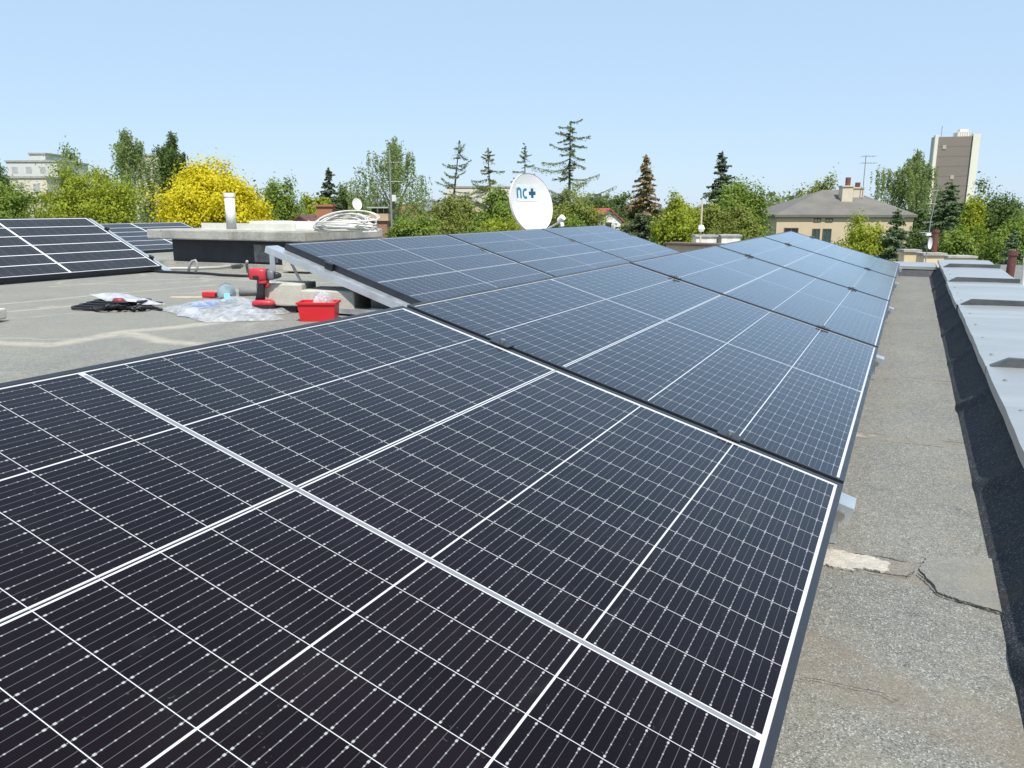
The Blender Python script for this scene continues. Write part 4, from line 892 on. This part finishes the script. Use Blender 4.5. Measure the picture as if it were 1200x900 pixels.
one('antenna', m_ant, lambda b: yagi(b, .05, [(hm*.64, .55, 5), (hm*.86, .5, 7)], .3), mt)
one('junction_box', m_white, lambda b: b.box((.18, 0, hm*.45), (.16, .12, .3)), mt)
sdp = at(418.5, 239, 41.); sdh = thing('satellite_dish', 'small round white satellite dish above the brown red roof', 'satellite dish', sdp)
nd = (-FW*.8+RT*.5+UP*.25).normalized(); dx = UP.cross(nd).normalized(); dy = nd.cross(dx)
one('reflector', m_dish, lambda b: (b.grid(lambda u, v: dx*(.25*u*math.cos(6.2832*v))+dy*(.30*u*math.sin(6.2832*v))-nd*(.06*(1-u*u)), 6, 24), b.grid(lambda u, v: dx*(.25*u*math.cos(6.2832*v))+dy*(.30*u*math.sin(6.2832*v))-nd*(.06*(1-u*u)+.012), 6, 24)), sdh, smooth=True)
one('pole', m_ant, lambda b: b.tube([-nd*.1-UP*1.1, -nd*.1+UP*.1], .03, 6), sdh); one('aerial', m_ant, lambda b: b.tube([-nd*.1+UP*.1, -nd*.1+UP*.65], .015, 5), sdh)
# red roofed white house
def gable_house(name, d, pL, pA, pR, pR2, yA, yE, wallm, roofm, label, win, deep=8.):
    g = at(pA, yE, d); mp = M_PX(d); X = lambda px: (px-pA)*mp; zt = at(pA, yA, d).z-GZ; ze = at(pA, yE, d).z-GZ
    t = thing(name, label, 'house', (g.x, g.y, GZ), YAW+R(24)); cs = 1/math.cos(R(24))
    xl, xr = X(pL)*cs, X(pR)*cs; xm = (xl+xr)/2
    one('wall', wallm, lambda b: (b.bbox((xl, 0, 0), (xr, deep, ze)), b.add([(xl, 0, ze+.002), (xr, 0, ze+.002), (xm, 0, zt), (xl, deep, ze+.002), (xr, deep, ze+.002), (xm, deep, zt)], [(0, 1, 2), (5, 4, 3)])), t)
    ov = .35; sl = (zt-ze)/(xr-xm)
    def rf(b):
        for sx in (-1, 1):
            a = [(xm, -ov, zt+.12), (xm+sx*(xr-xm+ov), -ov, ze-ov*sl+.12), (xm+sx*(xr-xm+ov), deep+ov, ze-ov*sl+.12), (xm, deep+ov, zt+.12)]
            b.add(a+[(x, y, z-.14) for x, y, z in a], [(0, 1, 2, 3), (7, 6, 5, 4), (0, 4, 5, 1), (1, 5, 6, 2), (2, 6, 7, 3)])
    r = one('roof', roofm, rf, t)
    for (a, c, y0_, y1_) in win:
        wv = one('window', m_white, lambda b: b.bbox((X(a)*cs, -.06, at(pA, y1_, d).z-GZ), (X(c)*cs, -.003, at(pA, y0_, d).z-GZ)), t)
        one('pane', m_dark, lambda b: b.bbox((X(a)*cs+.12, -.075, at(pA, y1_, d).z-GZ+.12), (X(c)*cs-.12, -.062, at(pA, y0_, d).z-GZ-.12)), wv)
    return t, r
m_wwall = plain('white_render', (.78, .77, .74), .85, 0, .04, 1.); m_rroof = plain('red_tile_roof', (.46, .085, .075), .7, 0, .15, 2.)
gable_house('house', 105., 697, 713, 729, 745, 245, 258.5, m_wwall, m_rroof, 'white gabled house with a red roof half hidden by the spruce', [(708, 717.5, 259.5, 269)], 7.)
m_groof = plain('grey_tile_roof', (.22, .22, .23), .8, 0, .12, 2.)
gable_house('house', 95., 505, 519, 533, 540, 236, 246, plain('cream_render', (.60, .54, .42), .85), m_groof, 'far house with a grey roof among shrubs below the leaning larch', [], 7.)
gable_house('house', 100., 540, 558, 576, 590, 236, 247, plain('ochre_render', (.56, .48, .34), .85), m_groof, 'far house with a grey roof left of the thin larch', [], 7.)
gable_house('house', 80., 372, 386, 400, 410, 236, 246, plain('pinkish_render', (.55, .42, .33), .85), m_broof, 'far house with a dull brown roof behind the orange chimney', [(388, 394, 246, 254)], 6.)
gable_house('house', 90., 476, 486, 496, 500, 240, 250, m_bricko, plain('orange_tile', (.42, .15, .07), .8), 'far brick house with an orange roof right of the television mast', [], 5.)
# cream blocks
def slab_block(px0, px1, py0, d, m, label, rows, deep=14, dz=2.8):
    g = at((px0+px1)/2, 243, d); w_ = (px1-px0)*M_PX(d); h = at((px0+px1)/2, py0, d).z-GZ
    t = thing('apartment_block', label, 'apartment block', (g.x, g.y, GZ), YAW)
    one('wall', m, lambda b: b.bbox((-w_/2, 0, 0), (w_/2, deep, h)), t); one('roof', m_conc_old, lambda b: b.bbox((-w_/2-.2, -.2, h+.003), (w_/2+.2, deep+.2, h+.4)), t)
    n = int(w_/3.2)
    for r_ in range(rows):
        for i in range(n):
            x = -w_/2+1.2+i*3.2; z = h-2.4-r_*dz
            one('window', m_hazeglass, lambda b: b.bbox((x, -.05, z), (x+1.3, -.003, z+1.4)), t)
    return t
m_cb = plain('cream_render_far', (.66, .60, .48), .85, 0, .06, .2); m_cb2 = plain('hazed_grey_render', (.60, .60, .58), .85, 0, .06, .2)  # far walls painted paler, with the distance haze in their colour
slab_block(14, 72, 190, 190., m_cb2, 'pale grey office block far away at the upper left', 2, dz=3.4)
slab_block(42, 60, 181, 205., m_cb2, 'small pale rooftop tower behind the grey office block', 0)
slab_block(-2, 58, 209, 165., m_cb, 'sunlit cream low block below the grey office block', 1)
slab_block(524, 604, 220, 210., m_cb, 'long cream apartment block far behind the larches', 3)
slab_block(904, 934, 239.5, 180., plain('orange_render', (.55, .36, .22), .85), 'low orange roofed block far left of the beige house', 0)
slab_block(150, 190, 183, 200., m_cb, 'cream block glimpsed between the birch and the dark weeping tree', 2)

# ------------------------------------------------------------------ small things past the far parapets
m_tan = plain('tan_render', (.52, .40, .27), .9, 0, .08, 2.); m_bedge = plain('brown_flashing', (.13, .085, .06), .5)
d = 14.; a, b2 = at(786, 285, d), at(880, 284, d-1.0); ax = (b2-a).normalized(); ax.z = 0; ay = Vector((-ax.y, ax.x, 0)); cc = (a+b2)/2; ln = (b2-a).length
tw_ = thing('low_wall', 'low tan wall with brown metal edge past the second row', 'wall', (cc.x, cc.y, 0))
one('wall', m_tan, lambda b: b.box((0, 0, (a.z-.75)/2-.01), (ln, .3, a.z+.75-.02), (ax, ay, UP)), tw_); one('flashing', m_bedge, lambda b: b.box((0, 0, a.z+.004), (ln+.06, .38, .03), (ax, ay, UP)), tw_)
m_wstain = plain('stained_white_render', (.74, .70, .62), .85, 0, .3, 7, stretch=(1, 1, .25))
def small_chimney(px0, px1, py0, d, m, label, cap, py1=None, name='chimney'):
    p = at((px0+px1)/2, py0, d); w_ = (px1-px0)*M_PX(d); t = thing(name, label, 'chimney', (p.x, p.y, -.75), YAW)
    one('stack', m, lambda b: b.bbox((-w_/2, 0, 0), (w_/2, w_*.8, p.z+.75-.04)), t); one('cap', cap, lambda b: b.bbox((-w_/2-.03, -.03, p.z+.75-.038), (w_/2+.03, w_*.8+.03, p.z+.75)), t); return t
small_chimney(816, 840, 275.5, 18., m_wstain, 'stained white chimney stub beside the thin pole', m_conc_old); small_chimney(846, 868, 275, 18., m_wstain, 'stained white chimney stub nearer the beige house, right of the other stub', m_conc_old)
pp = at(821, 277, 17.6); t = thing('antenna_pole', 'thin yellowish pole with a white box before the olive hedge', 'antenna', pp)
one('pole', plain('yellowish_pole', (.60, .52, .36), .6), lambda b: b.tube([(0, 0, -.5), (0, 0, (277-235)*M_PX(17.6))], .018, 8), t)
one('box', m_white, lambda b: loft(b, [((.01, 0, .10), Xa, Ya, .05, .05), ((.01, 0, .16), Xa, Ya, .075, .06), ((.0, 0, .24), Xa, Ya, .05, .05)], 10), t)
m_ych = plain('yellow_render', (.66, .55, .34), .9, 0, .1, 4.)
small_chimney(1060.5, 1078, 292.5, 13., m_ych, 'small yellow chimney stub at the far end of the walkway, left one', m_conc_old); small_chimney(1083.5, 1107, 296.5, 12.6, m_ych, 'wider yellow chimney stub carrying the brown pipe', m_conc_old)
p = at(1098, 297, 12.7); o = one('flue_pipe', plain('brown_flue', (.17, .06, .05), .55), lambda b: (b.tube([p-UP*.02+FW*.1, p+UP*(25*M_PX(12.7))+FW*.1], .042, 12), b.tube([p+UP*(24*M_PX(12.7))+FW*.1, p+UP*(27*M_PX(12.7))+FW*.1], .052, 12))); tag(o, 'brown flue pipe on the wider yellow chimney stub', 'pipe')
p = at(1084.5, 300, 12.4); t = thing('antenna_mast', 'thin mast with three crossbar antennas and a small dish, below the tower', 'antenna', p)
px_m = M_PX(12.4)
one('mast', m_ant, lambda b: b.tube([(0, 0, -.7), (RT*(.02))+UP*(40*px_m), RT*(.09)+UP*(88*px_m)], .007, 8), t)
one('antenna', m_ant, lambda b: [b.tube([RT*x0*px_m+UP*z*px_m, RT*x1*px_m+UP*z*px_m], .0045, 5) for x0, x1, z in [(-14, 3, 53), (-8, 4, 39), (-9, 4, 27), (-4, 6, 60), (-2, 8, 75)]] +
    [b.tube([RT*x*px_m+UP*z*px_m-FW*.12, RT*x*px_m+UP*z*px_m+FW*.12], .005, 4) for x in range(-13, 3, 3) for z in (53,)], t)
one('dish', m_dish, lambda b: (b.grid(lambda u, v: RT*(2.*px_m+2.6*px_m*u*math.cos(6.2832*v)) + UP*(15*px_m+7*px_m*u*math.sin(6.2832*v)) - FW*(.05-.02*(1-u*u)), 5, 20), b.grid(lambda u, v: RT*(2.*px_m+2.6*px_m*u*math.cos(6.2832*v)) + UP*(15*px_m+7*px_m*u*math.sin(6.2832*v)) - FW*(.04-.02*(1-u*u)), 5, 20)), t, smooth=True)
one('box', m_white, lambda b: b.box(RT*(-.01)+UP*(25*px_m)-FW*.03, (.07, .05, .035), (RT, FW, UP)), t)
a, b2 = at(1107, 299.5, 15.), at(1138, 301.5, 15.); o = thing('low_wall', 'low cream wall right of the brown flue pipe', 'wall', (a+b2)/2)
one('wall', m_ych, lambda b: b.box((0, 0, -.45), ((b2-a).length, .3, .86), (RT, FW, UP)), o); one('flashing', m_conc_old, lambda b: b.box((0, 0, .0), ((b2-a).length+.05, .36, .035), (RT, FW, UP)), o)
p = at(1181, 325, 7.6); o = one('flue_pipe', plain('brown_flue_near', (.15, .055, .045), .5), lambda b: (b.tube([Vector((p.x, p.y, -.7)), p+UP*.22+RT*.02], .036, 14), b.tube([p+UP*.205+RT*.0185, p+UP*.25+RT*.0205], .044, 14))); tag(o, 'brown flue pipe behind the zinc parapet at the right edge', 'pipe')
p = at(1199, 335, 7.0); o = one('white_post', m_white, lambda b: (b.tube([Vector((p.x, p.y, -.7)), p+UP*.22], .022, 12), b.tube([p+UP*.2, p+UP*.235], .028, 12))); tag(o, 'thin white post cut by the right edge of the photo', 'post')
